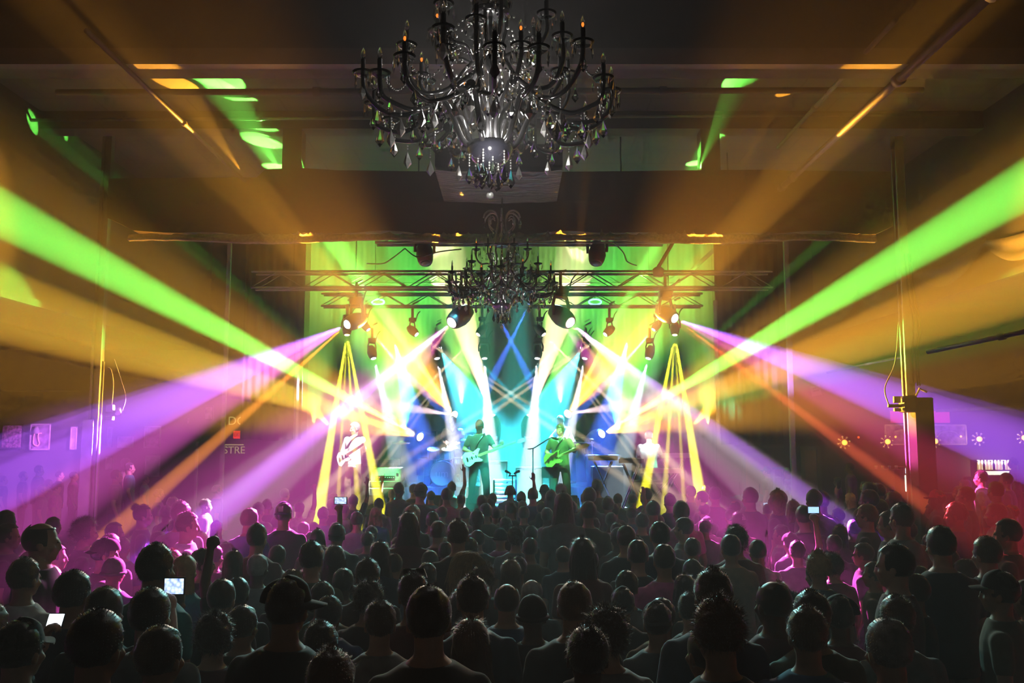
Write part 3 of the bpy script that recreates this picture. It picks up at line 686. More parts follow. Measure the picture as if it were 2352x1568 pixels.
        for k in range(14):
            u = k / 13; q = A @ rz(.52) @ Vector((.13 + .2 * math.sin(u * PI) , 0, -.56 - .55 * u)); beads.ell(q, (.009, .009, .011), nu=6, nv=4)
            q = A @ Vector((.14 + .26 * u, 0, -.56 - .62 * u ** .7)); beads.ell(q, (.008, .008, .009), nu=6, nv=4)
    MB().ell((0, 0, -1.9), (.028, .028, .032)).tube([(0, 0, -1.7), (0, 0, -1.88)], .006).obj('finial_ball', M['silver'], t, smooth=True)
    o = extra.obj('crystal_drops', M['glassd'], t); o['kind'] = 'stuff'
    extra2 = beads.obj('bead_strings', M['silver'], t, smooth=True); extra2['kind'] = 'stuff'
    MB().tube([(0, 0, .2), (0, 0, .245)], .009).obj('hanging_cord', M['black'], t)
    return t
ch = chandelier('chandelier', 'large near crystal chandelier with candle bulbs at the top of the photo', (-.155, 6.0, 6.13))
c2 = copy_tree(ch); c2.location = (-.165, 14.0, 6.2); c2.rotation_euler = (0, 0, .3)
c2['label'] = 'smaller looking far crystal chandelier hanging in front of the stage lights'
# ------------------------------------------------------------------ the stage and its rig
ZS = 1.0
sp = struct('floor_stage', MB().bbox((0, 20.3, ZS / 2), (11.0, 6.4, ZS), .02), M['stage'])
t = thing('drum_riser', 'low platform under the drums at the back of the stage', 'platform', (-.6, 20.9, ZS))
MB().bbox((.05, 0, .2), (6.1, 1.9, .4), .015).obj('deck', M['stage'], t); MB().bbox((.05, -.96, .2), (6.12, .03, .38), .005).obj('skirt', M['curtain'], t)
t = thing('backdrop', 'dark blue backdrop curtain behind the band', 'curtain', (0, 0, 0))
V = []; Fc = []; n = 160
for i in range(n + 1):
    x = -5.5 + 11 * i / n; y = 23.55 + .08 * math.sin(x * 6) + .04 * math.sin(x * 15)
    V += [(x, y, 1.0), (x, y, 8.1)]
for i in range(n): Fc.append((2 * i, 2 * i + 2, 2 * i + 3, 2 * i + 1))
M['backdrop'] = wave_mat('backdrop_cloth', (.05, .055, .06), (.10, .11, .115), 2.2, 'X', dist=2)
MB().add(V, Fc).obj('pleated_cloth', M['backdrop'], t, smooth=True); MB().tube([(-5.5, 23.6, 8.12), (5.5, 23.6, 8.12)], .04).obj('hanging_bar', M['fix'], t)

def truss(x0, x1, y, z, s, label):
    t = thing('lighting_truss', label, 'truss')
    m = MB()
    for dy in (-s, s):
        for dz in (-s, s): m.tube([(x0, y + dy, z + dz), (x1, y + dy, z + dz)], .025, 6)
    m.obj('main_tubes', M['steel'], t)
    m = MB(); k = int((x1 - x0) / .5); st = (x1 - x0) / k
    for i in range(k):
        xa, xb = x0 + i * st, x0 + (i + 1) * st
        if i % 2: xa, xb = xb, xa
        for dy in (-s, s): m.tube([(xa, y + dy, z - s), (xb, y + dy, z + s)], .012, 5)
        m.tube([(xa, y - s, z - s), (xb, y + s, z - s)], .012, 5)
    m.obj('lattice_tubes', M['steel'], t)
    for x in (x0 + .8, x1 - .8): MB().tube([(x, y, z + s), (x, y, ZC)], .012, 6).obj('hanging_cable', M['fix'], t)
truss(-5.2, 5.2, 17.3, P(0, 650, 17.3).z + .05, .16, 'long lattice truss across the front of the stage behind the far chandelier')
truss(-4.6, 4.6, 20.9, P(0, 690, 20.9).z, .15, 'lattice truss across the middle of the stage')
truss(-4.4, 4.4, 22.6, P(0, 640, 22.6).z, .15, 'rear lattice truss in front of the backdrop')
truss(-2.6, 2.9, 16.35, P(0, 560, 16.35).z + .12, .12, 'short truss just under the ruffled soffit hem')

def moving_head(p, d, size, hang, lens, label, shell='fix', name='moving_head_light', group=None, z_base=None):
    if hang: name = 'hanging_' + name
    """lamp whose lens is at p and which points along d"""
    d = Vector(d).normalized(); p = Vector(p)
    t = thing(name, label, 'stage light', p, group=group)
    q = d.to_track_quat('Z', 'Y').to_matrix().to_4x4()
    s = size
    MB().lathe([(.02, -1.15 * s), (.26 * s, -1.1 * s), (.36 * s, -.8 * s), (.4 * s, -.5 * s), (.36 * s, -.2 * s), (.30 * s, -.04 * s), (.27 * s, 0), (.22 * s, -.02 * s)], 16, q).obj('head', M[shell], t, smooth=True)
    MB().lathe([(.02, -.015 * s), (.2 * s, -.012 * s), (.215 * s, .0), (.19 * s, .035 * s), (.1 * s, .06 * s), (.01, .065 * s)], 16, q).obj('lens', M[lens], t, smooth=True)
    piv = q @ Vector((0, 0, -.6 * s)); up = 1 if hang else -1
    h = Vector((d.x, d.y, 0)); h = h.normalized() if h.length > .1 else Vector((0, 1, 0)); side = Vector((-h.y, h.x, 0))
    y = MB()
    for k in (-1, 1): y.tube([piv + side * (.44 * s * k), piv + side * (.46 * s * k) + Vector((0, 0, up * .45 * s)), piv + side * (.34 * s * k) + Vector((0, 0, up * .75 * s))], .07 * s, 6)
    y.tube([piv + side * (-.36 * s) + Vector((0, 0, up * .75 * s)), piv + side * (.36 * s) + Vector((0, 0, up * .75 * s))], .08 * s, 6)
    y.obj('yoke', M[shell], t)
    MB().bbox(piv + Vector((0, 0, up * .97 * s)), (.62 * s, .5 * s, .34 * s), .04 * s).obj('base_box', M['fix'], t)
    e = piv + Vector((0, 0, up * 1.14 * s))
    if hang: MB().tube([e, e + Vector((0, 0, .5 * s + .1))], .03).tube([e + Vector((0, 0, .3)), e + Vector((.12, 0, .36))], .02).obj('hook_clamp', M['steel'], t)
    elif z_base is not None:
        b = p + e
        if b.z > z_base + .05: MB().bbox((e.x, e.y, (e.z + (z_base - p.z)) / 2), (.36 * s, .36 * s, max(.02, e.z - (z_base - p.z))), .02).obj('pedestal', M['fix'], t)
    if hang: MB().tube(bez([e, e + Vector((.25 * s, 0, -.3 * s)), e + Vector((.45 * s, 0, .3 * s)), e + Vector((.7 * s, 0, .6 * s))]), .012, 6).obj('power_cable', M['fix'], t, smooth=True)
    return t

def Pz(px, py, z):
    d = (P(px, py, 10) - CAM); return CAM + d * ((z - CAM.z) / d.z)
# lights -----------------------------------------------------------------
LK = {}
def spot(src, dst, ang, col, pw, lin=1., quad=0., rad=.02, blend=.35, off=.12):
    rr = max(2., (Vector(dst) - Vector(src)).length * .7); nrm = lin * rr + quad; pw, lin, quad = pw * nrm, lin / nrm, quad / nrm
    l = bpy.data.lights.new('beam', 'SPOT'); l.color = col; l.energy = pw; l.spot_size = math.radians(ang); l.spot_blend = blend; l.shadow_soft_size = rad
    l.use_nodes = True; nt = l.node_tree
    em = nt.nodes['Emission']; ff = nt.nodes.new('ShaderNodeLightFalloff'); ff.inputs['Strength'].default_value = lin; ff.inputs['Smooth'].default_value = 0
    if quad:
        f2 = nt.nodes.new('ShaderNodeLightFalloff'); f2.inputs['Strength'].default_value = quad
        ad = nt.nodes.new('ShaderNodeMath'); ad.operation = 'ADD'; nt.links.new(ff.outputs['Linear'], ad.inputs[0]); nt.links.new(f2.outputs['Quadratic'], ad.inputs[1]); mx = nt.nodes.new('ShaderNodeMath'); mx.operation = 'MAXIMUM'; mx.inputs[1].default_value = 0; nt.links.new(ad.outputs[0], mx.inputs[0]); nt.links.new(mx.outputs[0], em.inputs['Strength'])
    else: nt.links.new(ff.outputs['Linear'], em.inputs['Strength'])
    o = bpy.data.objects.new('beam', l); COL.objects.link(o)
    d = (dst - src).normalized(); o.location = src + d * off; o.rotation_euler = track(d)
    return o
GR = (.16, 1, .10); OR = (1, .42, .03); PU = (.42, .10, 1); MG = (1, .08, .65); RE = (1, .16, .06); YE = (1, .92, .02); WH = (.92, .94, 1); CY = (.05, .75, 1); TE = (.02, .85, .65); BL = (.05, .16, 1); WA = (1, .72, .42)
SIDE = ('left', 'right')
for s, sn, on in ((1, 'left', 'right'), (-1, 'right', 'left')):
    X = lambda x: 1176 + s * (x - 1176) + (1 - s) * (-2.5)
    # --- low lights on the riser, pointing up and out
    a = P(X(965), 1003 if s > 0 else 996, 20.6)
    g1 = P(X(-20), 478 if s > 0 else 420, 13); o1 = P(X(0), 700 if s > 0 else 640, 13)
    moving_head(a, g1 - a, .46, False, 'lens_white', 'low moving light %s of the drums throwing green and orange beams outward' % sn, z_base=ZS + .4)
    spot(a, g1, 4.6, GR, 72000, 1, 7)
    spot(a, o1, 7.5, OR, 26000, 1, 4)
    spot(a, P(X(330), 900, 16), 16, OR, 8000, .05, 7, blend=.9)
    spot(a, P(X(600), 800, 17), 18, OR, 8000, 0, 7, blend=.9)
    spot(a, P(X(640), 900, 18), 9, GR, 6000, 0, 7, blend=.6)
    # --- second riser light: orange and green pair to the ceiling
    b = P(X(1043), 953 if s > 0 else 950, 22.3)
    o2 = P(X(190), 30, 9.9)
    moving_head(b, P(X(500), 600, 16) - b, .50, False, 'lens_white', 'moving light beside the drums on the %s aiming orange and green beams at the ceiling' % sn, z_base=ZS)
    spot(b, o2, 4.8, OR, 30000, -.62, 12)
    for k in range(5):
        u = k / 4
        spot(b, Pz(X(500 + 140 * u), 150 + 235 * u, ZC) if s > 0 else Pz(1735 - 140 * u, 150 + 225 * u, ZC), 4.2 if s > 0 else 2.6, GR, 16000, 1, 5)
    spot(b, P(X(640), 890, 19.4), 13, (1, .7, .75), 1800, 0, 18, blend=.4)
    spot(b, P(X(740), 570, 13), 15, (1, .38, .04), 17000, -.62, 10.5, blend=1)
    for tx, ty, a_ in ((700, 541, 1.5), (1052, 546, 1.6), (1000, 546, 1.2)) if s > 0 else ((1600, 538, 2.2), (1290, 541, 1.7), (1335, 541, 1.5)): spot(b, P(tx, ty, 14.93), a_, OR, 16000, 1, 0)
    # --- third riser light: short white cone straight up
    c = P(X(1128), 955, 20.6)
    moving_head(c, P(X(1060), 700, 20) - c, .44, False, 'lens_white', 'moving light at the centre of the riser, %s one of the pair' % sn, z_base=ZS + .4)
    spot(c, P(X(1065), 740, 21.8), 15, WA, 4000, 0, 14, blend=.25)
    spot(c, P(X(1000), 720, 21.3), 9, GR, 4500, .3, 6, blend=.5)
    # --- hanging profile heads at the front truss
    d = P(X(797), 745 if s > 0 else 731, 17.3)
    moving_head(d, P(X(300), 950, 14) - d, .42, True, 'lens_white', 'dark hanging moving light at the %s end of the front truss with a purple fan' % sn)
    if s > 0:
        spot(d, P(0, 1095, 15.0), 11, PU, 15000, 1, 6, blend=.12)
        spot(d, P(200, 1115, 15.0), 12, (.95, .1, .65), 8000, 1, 4, blend=.7)
        spot(d, P(330, 1160, 14.0), 3.6, (1, .30, .03), 36000, 1, 4, blend=.5)
        spot(d, P(0, 1008, 15.0), 2.0, PU, 20000, 1, 6)
        spot(d, P(190, 1060, 23.8), 20, (.8, .2, 1), 2500, 1, 0, blend=.8)
    else:
        spot(d, P(2352, 1035, 16.0), 10, PU, 13000, 1, 6, blend=.12)
        spot(d, P(2250, 1090, 15.5), 12, (.8, .05, .35), 4500, 1, 4, blend=.7)
        spot(d, P(2100, 1140, 14.5), 3.2, (1, .15, .04), 24000, 1, 4, blend=.5)
        spot(d, P(2352, 957, 16.0), 1.9, PU, 14000, 1, 6)
        spot(d, P(2180, 1030, 23.8), 18, (.45, .2, 1), 1200, 1, 0, blend=.8)
    e = P(X(1037), 741, 17.0)
    moving_head(e, P(X(830), 890, 15.5) - e, .5, True, 'lens_white', 'dark red hanging moving light just %s of the far chandelier with a white beam' % sn, shell='fix_red')
    spot(e, P(X(425), 1235 if s > 0 else 1190, 10.5), 3.3 if s > 0 else 2.2, (.42, .06, 1), 48000 if s > 0 else 44000, 1, 4)
    spot(e, P(X(830), 915, 15.8), 12, (1, .66, .8), 1800, 0, 20, blend=.3)
    spot(e, P(X(760), 960, 15.5), 3, (1, .8, 1), 3500, 0, 22, blend=.4)
    spot(e, P(X(905), 930, 15), 2.4, (1, .5, .15), 9000, .5, 10)
    f = P(X(978), 605, 16.3)
    moving_head(f, P(X(1000), 800, 15.6) - f, .42, True, 'lens_off', 'unlit dark moving light hanging under the soffit hem, %s of the pair' % sn, shell='fix_red')
    # --- row of small heads on the middle truss pointing down
    for k, (px, tx, ang, col, pw, nm) in enumerate(((858, 925, 13, (.62, .82, 1), 2600, 'outermost'), (1004, 1055, 9, (.95, .95, 1), 5000, 'middle'), (1113, 1128, 12, (1, .98, .95), 5500, 'innermost'))):
        q = P(X(px), 823, 20.0); dd = P(X(tx), 1080, 19.4)
        moving_head(q, dd - q, .28, True, 'lens_cool', '%s small downlight on the middle truss, %s half' % (nm, sn), group=None, name='downlight')
        spot(q, dd, ang, col, pw, 0, 13, blend=.22)
    # --- beam bars with split yellow and amber beams
    q = P(X(797), 769, 17.6)
    moving_head(q, P(X(800), 1100, 17) - q, .24, True, 'lens_yel', 'small light throwing a fan of split yellow beams down, %s side' % sn, name='beam_light')
    for tx, a_, w in ((735, 4.0, 58000), (776, 1.5, 42000), (822, 2.0, 42000), (872, 3.4, 54000)): spot(q, P(X(tx), 1160, 16.2), a_, YE, w, 1, 6, blend=.25)
    q = P(X(957), 768, 18.6)
    moving_head(q, P(X(1100), 900, 18) - q, .24, True, 'lens_warm', 'small light with split amber beams crossing toward centre, outer %s' % sn, name='beam_light')
    for tx, ty, a_ in ((1180, 925, 1.4), (1215, 945, 1.4), (1260, 955, 1.6)): spot(q, P(X(tx) , ty, 17.6), a_, WA, 26000, .8, 7, blend=.3)
    q = P(X(1098), 768, 18.6)
    moving_head(q, P(X(960), 930, 18) - q, .24, True, 'lens_warm', 'small light with split amber beams crossing outward, inner %s' % sn, name='beam_light')
    for tx, ty, a_ in ((690, 1175, 2.6), (790, 1150, 1.3), (835, 1130, 1.3)): spot(q, P(X(tx), ty, 16.4), a_, WA, 26000, .8, 7, blend=.3)
    # --- blue beams
    q = P(X(846), 757, 20.4)
    moving_head(q, P(X(960), 900, 20) - q, .24, True, 'lens_blue', 'small blue beam light at the %s of the middle truss' % sn, name='beam_light')
    spot(q, P(X(965), 890, 19.8), 4.5, BL, 24000, 1, 3)
    q = P(X(1132), 700, 21.8)
    moving_head(q, P(X(1230), 900, 21) - q, .22, True, 'lens_blue', 'small blue light of the crossing pair behind the far chandelier, %s one' % sn, name='beam_light')
    spot(q, P(X(1222), 880, 20.8), 6, BL, 26000, 1, 3)
    # --- teal beams fanning over the drums and cyan floods
    q = P(X(1010), 800, 21.6)
    moving_head(q, P(X(1200), 1050, 20) - q, .24, True, 'lens_cool', 'small teal wash light high behind the band, %s one' % sn, name='wash_light')
    spot(q, P(X(1185), 1030, 18.0), 5, TE, 20000, 1, 3)
    spot(q, P(X(1150), 1060, 20.7), 38, CY, 9000, .5, 5, blend=.8)
    spot(P(X(1060), 790, 21.6), P(X(1230), 960, 19), 3, CY, 24000, 1, 2)
    spot(P(X(905), 780, 21.8), P(X(985), 1100, 19.6), 16, BL, 16000, .5, 5, blend=.7)
    # --- added spots without fixtures that make the haze glow: green above, orange at the sides
    spot(P(X(930), 1000, 22.0), P(X(880), 640, 22.9), 62, GR, 1900, .4, 8, blend=1)
    spot(P(X(720), 985, 22.0), P(X(740), 640, 22.9), 40, (.45, 1, .1), 800, .3, 8, blend=1)
    spot(P(X(1060), 940, 22.3), P(X(1060), 650, 23.4), 36, (.45, 1, .15), 1500, .3, 8, blend=1)
    spot(P(X(760), 980, 21.5), P(X(470), 700, 17), 26, OR, 3500, 0, 9, blend=1)
    # --- front washes on the audience: magenta patches
spot(P(1037, 741, 16.9), P(690, 1195, 10.5), 9, MG, 17000, 1, 0, blend=.8)
spot(P(1037, 741, 16.9), P(400, 1235, 8.2), 9, MG, 13000, 1, 0, blend=.9)
spot(P(1288, 741, 16.9), P(1620, 1190, 11.5), 8, MG, 15000, 1, 0, blend=.8)
spot(P(1288, 741, 16.9), P(1730, 1215, 9.5), 7, MG, 13000, 1, 0, blend=.9)
spot(P(1532, 731, 17.2), P(2260, 1165, 8.6), 7, (1, .05, .08), 11000, 1, 0, blend=.8)
# ceiling and side patches
spot(P(1385, 996, 20.5), Pz(2335, 165, ZC), 2.0, GR, 14000, 1, 0, blend=.1)
spot(P(965, 1003, 20.5), Pz(10, 228, ZC), 1.6, GR, 14000, 1, 0, blend=.1)
spot(P(965, 1003, 20.5), Pz(130, 290, ZC), 1.1, GR, 14000, 1, 0, blend=.1)
for sx, sd, tx, ty, an, cc, pp in ((650, 15.2, 500, 180, 22, GR, 4500), (560, 15.2, 412, 195, 17, OR, 3000), (1600, 15.2, 1700, 185, 17, GR, 4500), (1690, 15.2, 1800, 215, 9, OR, 900)):  # added spots without fixtures, hidden behind the soffit top
    q = P(sx, 392, sd); q.z = 7.2; spot(q, Pz(tx, ty, ZC), an, cc, pp, 0, 1, blend=.12)
# teal-white wash from the back of the stage over the audience (rim light)
for px, c_, e_ in ((1060, (.35, .9, .85), 230), (1176, (.36, .92, .97), 260), (1290, (.35, .9, .85), 230)):
    spot(P(px, 640, 20.9), P(px + (px - 1176) * 2.6, 1250, 8), 20, c_, e_, 1, 0, rad=.15, blend=.7)
for px, tx in ((820, 500), (1535, 1900)):
    spot(P(px, 640, 17.4), P(tx, 1360, 6.0), 27, (1, .82, .66), 130, 1, 0, rad=.1, blend=.8)
# band key lights
def key(px, py, D, col, pw, ang=7, src=None):
    spot(src or P(px + 25, 575, 15.9), P(px, py, D), ang, col, pw, 1, 0, rad=.08, blend=.6)
key(815, 1050, 18.5, (1, 1, .9), 1800, 13); key(1040, 1020, 20.2, (.75, .85, 1), 2600, 9, P(1078, 690, 17.7)); key(1100, 1055, 18.7, (.1, 1, .5), 2600, 13); key(1285, 1060, 18.4, (.12, 1, .25), 2600, 13); key(1490, 1050, 19.2, (.7, 1, .85), 5000, 5); key(1305, 990, 20.6, (.5, .85, 1), 5000, 4)
key(890, 1100, 19.4, (.15, 1, .3), 2500, 6); key(1176, 1100, 19.0, (.05, 1, .8), 2500, 16); key(1020, 1090, 19.5, (.05, .6, 1), 1800, 9); key(1530, 1100, 19, (.1, 1, .5), 1500, 8); key(1740, 1090, 21.5, (.05, 1, .5), 3000, 6, P(1580, 690, 16.6))
# added fill points in and under the chandeliers that brighten the crystals
for (cx, cy_, cz), e_ in (((-.155, 6.0, 6.13), 6), ((-.165, 14.0, 6.2), 2)):
    for dx, dy, dz in ((0, .12, -.75), (.16, .1, -1.12), (-.16, .1, -1.12), (0, -.1, -1.48), (0, -.3, -1.72)):
        l = bpy.data.lights.new('crystal_fill', 'POINT'); l.energy = e_; l.color = (1, .96, .9); l.shadow_soft_size = .03
        o = bpy.data.objects.new('crystal_fill', l); COL.objects.link(o); o.location = (cx + dx, cy_ + dy, cz + dz)


# unlit hanging can and loose cables below the hem
c = P(1512, 628, 16.5)
t = thing('hanging_can_light', 'orange-lit cylindrical can light hanging on a slanted pole at right of the hem', 'stage light', c)
MB().lathe([(.03, -.06), (.1, -.05), (.11, .08), (.07, .12), (.02, .13)], 14).obj('can', M['fix_red'], t, smooth=True); MB().tube([(0, 0, .12), (.3, 0, .62)], .035).obj('pole', M['fix_red'], t); MB().lathe([(.01, -.062), (.09, -.06), (.09, -.055)], 14).obj('lens', M['lens_off'], t)
def cable(pts, label, r=.012, m='fix'):
    tag(MB().tube(bez(pts, 8), r, 6).obj('hanging_cable', M[m], smooth=True), label, 'cable')
cable([P(930, 570, 16), P(905, 590, 16), P(880, 605, 16), P(842, 605, 16)], 'bright looped cable under the hem left of the far chandelier', m='whitepost')
cable([P(1408, 555, 16), P(1432, 580, 16), P(1440, 600, 16), P(1462, 610, 16)], 'bright drooping cable under the hem right of the far chandelier', m='whitepost')
cable([P(930, 570, 16.1), P(960, 590, 16.1), P(1010, 578, 16.1), P(1060, 572, 16.1)], 'dark cable strung along the short truss')
# blue-lit ring lights on the rear truss
for px, lab in ((868, 'round blue-lit ring lamp on the rear truss at left'), (1367, 'round blue-lit ring lamp on the rear truss at right')):
    c = P(px, 693, 22.3); t = thing('hanging_ring_lamp', lab, 'stage light', c)
    m = MB(); m.tube([Vector((.16 * math.cos(a), .02, .07 * math.sin(a))) for a in [2 * PI * k / 20 for k in range(21)]], .02, 6); m.obj('ring', M['lens_blue'], t, smooth=True); MB().tube([(0, .05, .06), (0, .05, .35)], .02).obj('bracket', M['fix'], t)
# ------------------------------------------------------------------ people
HC = Vector((0, .015, 1.625))      # head centre of the 1.75 m figure that faces +y
REST = dict(pel=(0, 0, .92), chest=(0, 0, 1.30), neck=(0, 0, 1.47), head=HC, yaw=0., pitch=0.,
    R=[(.178, 0, 1.372), (.225, -.02, 1.11), (.22, .06, .88)], L=[(-.178, 0, 1.372), (-.225, -.02, 1.11), (-.22, .06, .88)],
    legR=[(.09, 0, .90), (.10, .01, .49), (.10, -.02, .085)], legL=[(-.09, 0, .90), (-.10, .01, .49), (-.10, -.02, .085)], handR='rest', handL='rest', wide=1.)
def cap(mb, a, b, ra, rb, n=10):
    a, b = Vector(a), Vector(b); mb.tube([a, b], [ra, rb], n); mb.ell(a, (ra,) * 3, nu=n, nv=6); mb.ell(b, (rb,) * 3, nu=n, nv=6)
def limb(mb, J, R, n=10):
    for i in range(len(J) - 1): cap(mb, J[i], J[i + 1], R[i], R[i + 1], n)
def hand(mb, wrist, d, pn, kind, side):
    """wrist point, finger direction d, palm normal pn"""
    d = Vector(d).normalized(); pn = Vector(pn); pn = (pn - d * pn.dot(d)).normalized(); w = d.cross(pn) * side
    wr = Vector(wrist); mx = Matrix((w, d, pn)).transposed()
    mb.ell(wr + d * .048, (.040, .052, .017), mx.to_4x4(), 12, 8)
    open_ = {'open': (1, 1, 1, 1), 'rest': (.55, .5, .45, .4), 'peace': (1, 1, 0, 0), 'horns': (1, 0, 0, 1), 'grip': (.15, .15, .15, .15)}[kind]
    for k, (ox, ln, op) in enumerate(zip((.030, .010, -.011, -.030), (.074, .082, .076, .060), open_)):
        b = wr + d * .088 + w * ox - d * .008 * abs(k - 1)
        sp = w * (ox * (2.4 if kind in ('peace', 'open', 'horns') else 1.0)); c1 = 1 - op
        f1 = (d * (1 - .75 * c1) + pn * 1.0 * c1 + sp).normalized(); f2 = (d * (1 - 1.7 * c1) + pn * .9 * c1 + sp).normalized(); f3 = (d * (1 - 2.2 * c1) + pn * .2 * c1 + sp).normalized()
        p1 = b + f1 * ln * .45; p2 = p1 + f2 * ln * .32; p3 = p2 + f3 * ln * .23
        limb(mb, [b - d * .03, b, p1, p2, p3], [.0095, .0095, .0088, .0080, .0068], 8)
    tb = wr + d * .02 + w * .030
    t1 = (w * .75 + d * .65 + pn * .2).normalized(); t2 = (w * (.35 if open_[0] > .6 else -.4) + d * .9 + pn * (.25 if open_[0] > .6 else .6)).normalized()
    limb(mb, [tb, tb + t1 * .042, tb + t1 * .042 + t2 * .034, tb + t1 * .042 + t2 * .056], [.013, .0115, .0098, .008], 8)
def headmx(p): return Matrix.Translation(Vector(p['head'])) @ Matrix.Rotation(p['yaw'], 4, 'Z') @ Matrix.Rotation(p['pitch'], 4, 'X')
def add_head(mb, p):
    H = headmx(p); R = H.to_3x3().to_4x4()
    E_ = lambda c, r, m=None: mb.ell(H @ Vector(c), r, R @ m if m is not None else R, 16, 12)
    E_((0, -.012, .028), (.076, .096, .094)); E_((0, .022, -.035), (.062, .072, .082)); E_((0, .055, -.088), (.034, .030, .026))
    E_((0, .088, -.018), (.013, .022, .026)); E_((0, .098, -.034), (.017, .016, .012)); E_((0, .072, .014), (.054, .022, .014)); E_((0, .085, -.066), (.024, .010, .010))
    for s in (-1, 1):
        E_((s * .078, -.008, -.016), (.010, .020, .032)); E_((s * .045, .06, -.03), (.022, .022, .02))
    mb.tube([Vector(p['neck']) - Vector((0, 0, .05)), Vector(p['neck']) + (H @ Vector((0, -.02, -.06)) - Vector(p['neck'])) * .5, H @ Vector((0, -.02, -.05))], [.066, .057, .056], 14)
def torso_rings(p, inf=0., z_lo=None):
    pel, ch, nk = Vector(p['pel']), Vector(p['chest']), Vector(p['neck']); w = p['wide']
    out = []
    for t, seg, rx, ry in ((-.06, 0, .155, .105), (.0, 0, .172, .115), (.25, 0, .165, .112), (.5, 0, .155, .105), (.8, 0, .172, .115), (1., 0, .188, .118), (.35, 1, .188, .112), (.6, 1, .172, .100), (.78, 1, .140, .090), (.92, 1, .104, .080), (1.04, 1, .076, .070), (1.14, 1, .062, .062)):
        c = pel.lerp(ch, t) if seg == 0 else ch.lerp(nk, t)
        out.append((c, rx * w + inf, ry * (1 + (w - 1) * 1.3) + inf))
    return out
def body_mesh(p, name='person', voxel=.0105):
    p = {**REST, **p}; mb = MB(); add_head(mb, p); mb.rings(torso_rings(p), 22)
    for s, k in ((1, 'R'), (-1, 'L')):
        J = [Vector(v) for v in p[k]]; limb(mb, J, [.054, .041, .029], 12)
        cap(mb, J[0].lerp(Vector(p['chest']), .35), J[0], .07, .054, 12)
        fd = p.get('hd' + k); pn = p.get('hn' + k)
        fd = Vector(fd) if fd else (J[2] - J[1]); pn = Vector(pn) if pn else Vector((-s, 0, 0))
        hand(mb, J[2], fd, pn, p['hand' + k], s)
        Lg = [Vector(v) for v in p['leg' + k]]; limb(mb, Lg, [.088, .057, .042], 12)
        ft = p.get('toe', Vector((0, .12, 0))); mb.ell(Lg[2] + ft * .5 + Vector((0, 0, -.045)), (.042, .115, .04)); mb.ell(Lg[2] + Vector((0, -.02, -.05)), (.036, .045, .036))
    return remesh(mb, name, voxel, 4)
def shirt_mesh(p, sleeve=.55, name='shirt', long_=False, voxel=.014, inf=.014):
    p = {**REST, **p}; mb = MB(); R = torso_rings(p, inf)
    c0 = R[0][0]; R = [(c0 - Vector((0, 0, .05)), R[0][1] + .012, R[0][2] + .012)] + R[:-1]
    mb.rings(R, 22)
    for k in ('R', 'L'):
        J = [Vector(v) for v in p[k]]
        cap(mb, J[0].lerp(Vector(p['chest']), .35), J[0], .08, .064, 12)
        if long_: limb(mb, [J[0], J[1], J[1].lerp(J[2], .9)], [.068, .054, .042], 12)
        else: cap(mb, J[0], J[0].lerp(J[1], sleeve), .065, .060, 12)
    return remesh(mb, name, voxel, 3)
def trousers_mesh(p, name='trousers', short=False, voxel=.015):
    p = {**REST, **p}; mb = MB(); R = torso_rings(p, .009)[:2]; mb.rings(R + [(R[1][0] + Vector((0, 0, .06)), R[1][1], R[1][2])], 20)
    for k in ('R', 'L'):
        J = [Vector(v) for v in p['leg' + k]]
        if short: limb(mb, [J[0], J[1].lerp(J[0], -.08)], [.102, .088], 12)
        else: limb(mb, [J[0], J[1], J[1].lerp(J[2], .95)], [.101, .076, .066], 12)
    return remesh(mb, name, voxel, 3)

# hair and headgear in head space; every one is later placed at the head
def skull(r=1.0, lift=0., nu=40, nv=28):
    m = MB(); m.ell((0, -.014, .030 + lift), (.082 * r, .102 * r, .098 * r), None, nu, nv); return m
def hair_shell(keep, r=1.05, amp=.006, freq=28, seed=0, push=None):
    m = skull(r); V = []
    for v in m.V:
        n_ = (v - Vector((0, -.014, .03))).normalized()
        d = amp * (noise.noise(v * freq + Vector((seed, 0, 0))) + .5 * noise.noise(v * freq * 2.3 + Vector((0, seed, 0))))
        if push: d += push(v)
        V.append(v + n_ * d)
    keepv = [keep(v) for v in V]
    Fc = [f for f in m.F if all(keepv[i] for i in f)]
    idx = {}; V2 = []
    F2 = []
    for f in Fc:
        g = []
        for i in f:
            if i not in idx: idx[i] = len(V2); V2.append(V[i])
            g.append(idx[i])
        F2.append(tuple(g))
    return MB().add(V2, F2)
def strands(m, src, n, ln, seed, down=.6, curl=.5, w=.0009):
    rnd = random.Random(seed); n = int(n * 1.5); w = min(w, .0009)
    if not src.F: return
    for _ in range(n):
        f = src.F[rnd.randrange(len(src.F))]; p = sum((src.V[i] for i in f), Vector()) / len(f)
        nn = (p - Vector((0, -.014, .02))).normalized(); jit = Vector((rnd.uniform(-1, 1), rnd.uniform(-1, 1), rnd.uniform(-1, 1)))
        tan = Vector((0, 0, -1)) - nn * -nn.z
        d = (nn * .42 + jit * curl * .8 + tan * down).normalized(); L = ln * rnd.uniform(.5, 1.2)
        sd = d.cross(nn + jit * .1); sd = sd.normalized() * w if sd.length > 1e-5 else Vector((w, 0, 0))
        q = p + d * L * .55; e = q + (d + tan * .5 + jit * curl * .5).normalized() * L * .45
        k = p - nn * .003
        m.add([k - sd, k + sd, q + sd * .8, q - sd * .8, e], [(0, 1, 2, 3), (3, 2, 4)])
k_short = lambda v: not (v.y > .035 and v.z < .075) and not (v.z < -.045) and not (abs(v.x) > .06 and v.z < -.02 and v.y > -.01)
k_full = lambda v: not (v.y > .045 and v.z < .06) and v.z > -.09
HAIRS = {}
def reg(key, mb_, smooth=True): HAIRS[key] = mb_
